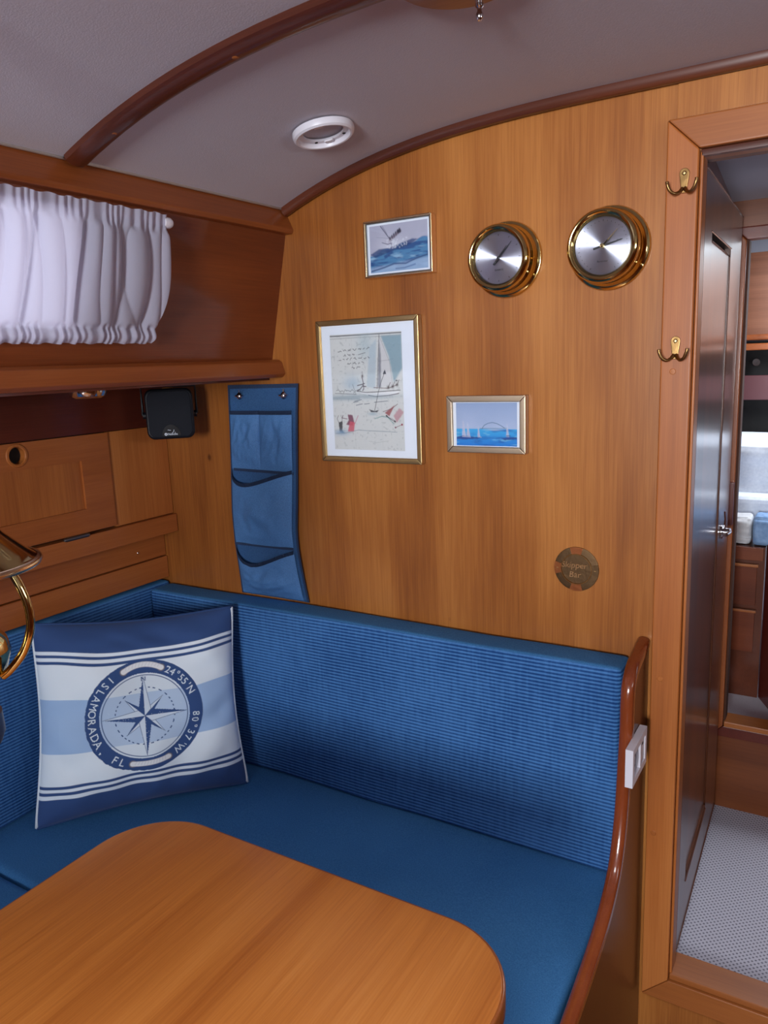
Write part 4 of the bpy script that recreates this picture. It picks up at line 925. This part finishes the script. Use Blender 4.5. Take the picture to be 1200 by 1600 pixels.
def cur(u, v):
    yr = -.366+.004*math.sin(PI*v)-.060*max(0, v-.45)**1.8
    y = yr+(-1.30-yr)*u
    n1 = noise.noise(Vector((y*5, v*.8, 3))); n2 = noise.noise(Vector((y*14, v*1.1, 9)))
    cr = abs(math.sin(y*46+2.5*n1+.5*v)); cr2 = abs(math.sin(y*83+3*n2-.4*v+1))
    fold = .015*(cr**.6-.6)+.007*(cr2**.7-.6)
    gt = math.exp(-((v-.11)/.035)**2); gb = math.exp(-((v-.885)/.03)**2)       # gathering lines
    head = 1/(1+math.exp((v-.10)*90)); foot = 1/(1+math.exp((.89-v)*90)); mid = 1-max(head, foot)
    pl = math.sin(y*420+5*noise.noise(Vector((y*25, 0, 0))))+.5*math.sin(y*250+2)
    off = .020+fold*mid*(1-.7*gt)*(1-.7*gb)+.0016*pl*(head+gt+gb)+.0026*pl*foot+.012*mid*math.sin(PI*v)
    off += head*.004+foot*(.004+.007*math.sin(PI*min(1, max(0, (v-.885)/.115))))
    s_ = SB0+(SB1-SB0)*v+.0012*math.sin(y*180+3*noise.noise(Vector((y*18, 1, 0))))*(head+foot)
    return side(y, s_, max(off, .006))
b = bm_grid(cur, 760, 60); link('cloth', b, CURM.m, CU, smooth='all')
link('rod', bm_tube([side(-.358, .042, .016), side(-1.32, .042, .016)], .0040, 12), WHITEP, CU, smooth=True)
link('rod_end', bm_lathe(side(-.358, .042, .020), (0, 1, 0), [(0, .008), (.007, .0065), (.0095, .002), (.0098, -.006), (.0085, -.012), (0, -.012)], 20), WHITEP, CU, smooth=True)
link('lower_rod', bm_tube([side(-.39, .247, .018), side(-1.32, .247, .018)], .0028, 10), CHROME, CU, smooth=True)

# ------------------------------------------------------------------ ceiling fittings
rc = Vector((-.8240, -.209, 1.8505)); dz = (zc(-.819)-zc(-.829))/.01; cn = Vector((dz, 0, -1)).normalized()
RG = thing('ceiling_ring', 'round white plastic mounting ring without its lamp, on the pale ceiling', 'mounting ring', rc)
link('ring', bm_lathe(rc, cn, [(.036, .0), (.0545, .0), (.055, .004), (.0535, .010), (.050, .0125), (.0465, .0120), (.045, .008), (.0445, .0045), (.036, .004), (.036, 0)], 64), WHITEP, RG, smooth=True)
U_, V_, N_ = frame_axes(cn)
for a in (35, 120, 200, 300):
    ar = math.radians(a); p = rc+U_*(.0405*math.cos(ar))+V_*(.0405*math.sin(ar))+cn*.0040; link('screw_hole', bm_lathe(p, cn, [(0, .0012), (.0028, .001), (.003, 0)], 12), DARKIN, RG)
for a in (70, 250):
    ar = math.radians(a); e = U_*math.cos(ar)+V_*math.sin(ar); g = cn.cross(e); p = rc+e*.034+cn*.004
    link('clip', bm_prism([p-g*.008-e*.004, p+g*.008-e*.004, p+g*.008+e*.005, p-g*.008+e*.005], cn*.004, .001), WHITEP, RG, smooth=True)
lc = Vector((-.415, -.522, zc(-.415)-.0008))
CL = thing('ceiling_lamp', 'round brown wooden lamp base with chrome knob on the ceiling, cut by the photo top', 'lamp', lc)
link('base', bm_lathe(lc, (0, 0, -1), [(0, 0), (.078, 0), (.079, .004), (.076, .012), (.068, .017), (0, .018)], 64), wood('lamp_base_wood', (120, 74, 54), (138, 90, 68), (150, 102, 80), 'x', .4, .3), CL, smooth=True)
link('knob', bm_lathe(lc+Vector((0, .064, -.0165)), (0, 0, -1), [(0, 0), (.0052, 0), (.0050, .004), (.003, .006), (.0028, .009), (.0046, .012), (.0046, .016), (.0025, .019), (0, .0195)], 20), CHROME, CL, smooth=True)

# ------------------------------------------------------------------ hanging brass oil lamp (left edge of the photo)
HL = Vector((-.8200, -.9640, 1.2526))
OLP = thing('oil_lamp', 'hanging brass oil lamp with conical shade and curved arms, at the left photo edge', 'lamp', (HL.x, HL.y, 1.04))
link('shade', bm_lathe(HL, (0, 0, 1), [(r*1.17, h) for r, h in [(.0755, -.0045), (.0785, -.0040), (.0795, -.001), (.0780, .0015), (.0745, .003), (.068, .010), (.050, .030), (.034, .056), (.024, .082), (.020, .098), (.0185, .098), (.0225, .081), (.032, .055), (.048, .029), (.066, .008), (.0735, -.001), (.0755, -.0045)]], 64), BRASS, OLP, smooth='all')
link('shade_rim', bm_lathe(HL, (0, 0, 1), [(r*1.17, h) for r, h in [(.0765, -.006), (.0805, -.005), (.0820, -.0015), (.0805, .0015), (.0770, .0022)]], 64), GOLDB, OLP, smooth='all')
link('shade_collar', bm_lathe(HL, (0, 0, 1), [(.0205, .096), (.024, .098), (.024, .106), (.012, .112), (0, .113)], 32), BRASS, OLP, smooth=True)
link('chimney', bm_lathe(HL, (0, 0, 1), [(.020, -.052), (.027, -.040), (.029, -.025), (.025, -.008), (.018, .010), (.015, .04), (.015, .06)], 40), glass('chimney_glass', (1, .96, .88), 1.45), OLP, smooth='all')
link('burner', bm_lathe(HL, (0, 0, 1), [(0, -.048), (.022, -.048), (.024, -.054), (.021, -.062), (.014, -.066), (0, -.066)], 32), BRASS, OLP, smooth=True)
link('font', bm_lathe(HL, (0, 0, 1), [(0, -.065), (.018, -.065), (.038, -.074), (.049, -.088), (.052, -.102), (.046, -.122), (.032, -.136), (0, -.138)], 48), BRASS, OLP, smooth='all')
link('foot_collar', bm_lathe(HL, (0, 0, 1), [(0, -.137), (.032, -.137), (.0335, -.150), (.030, -.153), (.0295, -.168), (.034, -.172), (.035, -.196), (.030, -.208), (0, -.209)], 40), STEEL, OLP, smooth=True)
_az = r2.copy(); _az.z = 0; _az.normalize()
for k in range(3):
    a = math.atan2(_az.y, _az.x)+2*PI*k/3-.05; e = Vector((math.cos(a), math.sin(a), 0))
    P = catmull([HL+e*r_+Vector((0, 0, h_)) for r_, h_ in ((.072, .010), (.0725, -.008), (.0795, -.026), (.0850, -.048), (.0840, -.072), (.0730, -.098), (.0560, -.118), (.046, -.126))], 6)
    link('arm', bm_tube(P, .0046, 12), BRASS, OLP, smooth='all')
link('suspension_rod', bm_tube([HL+Vector((0, 0, .112)), Vector((HL.x, HL.y, zc(HL.x)-.003))], .0035, 10), BRASS, OLP, smooth=True)
link('ceiling_rose', bm_lathe((HL.x, HL.y, zc(HL.x)+.004), (0, 0, -1), [(0, 0), (.024, .002), (.024, .010), (.010, .018), (0, .018)], 32), BRASS, OLP, smooth=True)

# ------------------------------------------------------------------ fore cabin furniture seen through the doorway
DRW = wood('drawer_wood', (92, 40, 18), (110, 50, 24), (124, 62, 32), 'x', .35, .4, 14)
CB = thing('drawer_cabinet', 'reddish wooden bunk cabinet with two drawers in the fore cabin', 'cabinet', (-.4, 1.0, .46))
box('carcass', -.62, -.178, .905, 1.48, .4605, .905, TRIM, CB)
box('top_rail', -.62, -.182, .895, .9045, .868, .9045, DRW, CB, .001)
for z0, z1 in ((.738, .852), (.600, .720)):
    d_ = box('drawer', -.55, -.196, .893, .9045, z0, z1, DRW, CB, .001); box('finger_lip', -.55, -.192, .884, .8945, z1-.001, z1+.006, FRAMEX, d_, .001)
b = bm_prism([(-.176, .912, .4605), (-.08, .70, .4605), (-.072, .706, .4605), (-.168, .916, .4605)], (0, 0, .452)); BP = link('bunk_front', b, plain('dark_red_panel', (96, 30, 22), .35), None, origin=(-.12, .80, .4605)); tag(BP, 'dark red angled bunk front board beside the drawers in the fore cabin', 'panel')
def lump(name, x0, x1, y0, y1, z0, z1, mat, amp, sc, label, cat, bev=.02):
    b = bm_box(x0, x1, y0, y1, z0, z1, bev, 3); bmesh.ops.subdivide_edges(b, edges=b.edges[:], cuts=14, use_grid_fill=True)
    for v in b.verts:
        k = noise.noise(Vector((v.co.x*1.2+v.co.z*.9, v.co.y*1.5, v.co.z*4.0))*sc)+.5*noise.noise(Vector((v.co.x*3-v.co.z*2, v.co.y*3, v.co.z*7.0))*sc); v.co += Vector((0, -1, .4))*amp*k; v.co.z = max(v.co.z, z0)
    return tag(link(name, b, mat, None, smooth='all', origin=((x0+x1)/2, (y0+y1)/2, z0)), label, cat)
LIN = fabric('white_linen', (206, 214, 228), (226, 232, 242), weave=120, bump=.3); QB = fabric('pale_blue_quilt', (112, 146, 190), (150, 180, 216), weave=90, bump=.6); QW = fabric('cream_quilt', (190, 192, 196), (214, 214, 216), weave=90, bump=.6)
lump('mattress', -.60, .50, 1.012, 1.47, .9065, .955, LIN, .002, 3, 'white mattress on the bunk in the fore cabin', 'mattress', .01)
lump('quilt', -.60, -.218, .915, .985, .9065, .986, QW, .014, 12, 'cream folded quilt end on the bunk, beside the blue quilt', 'quilt', .012)
lump('quilt', -.214, .40, .910, .985, .9065, .990, QB, .014, 11, 'pale blue folded quilt end on the bunk, right of the cream one', 'quilt', .012)
lump('pillow', -.60, .50, 1.015, 1.105, .9565, 1.027, LIN, .004, 4, 'flat white pillow between the quilts and the big duvet in the fore cabin', 'pillow', .02)
lump('duvet', -.60, .50, 1.12, 1.46, .9565, 1.175, LIN, .032, 4, 'large rumpled white duvet piled on the bunk in the fore cabin', 'duvet', .04)
rl = thing('reading_lamp', 'small chrome reading lamp in the dark recess of the fore cabin', 'lamp', (-.30, 1.50, 1.40)); 
link('head', bm_lathe((-.292, 1.515, 1.398), (.3, -1, .1), [(0, 0), (.010, 0), (.013, .012), (.012, .026), (0, .026)], 24), CHROME, rl, smooth=True); link('stem', bm_tube([(-.292, 1.515, 1.398), (-.31, 1.5495, 1.405)], .004, 8), CHROME, rl)
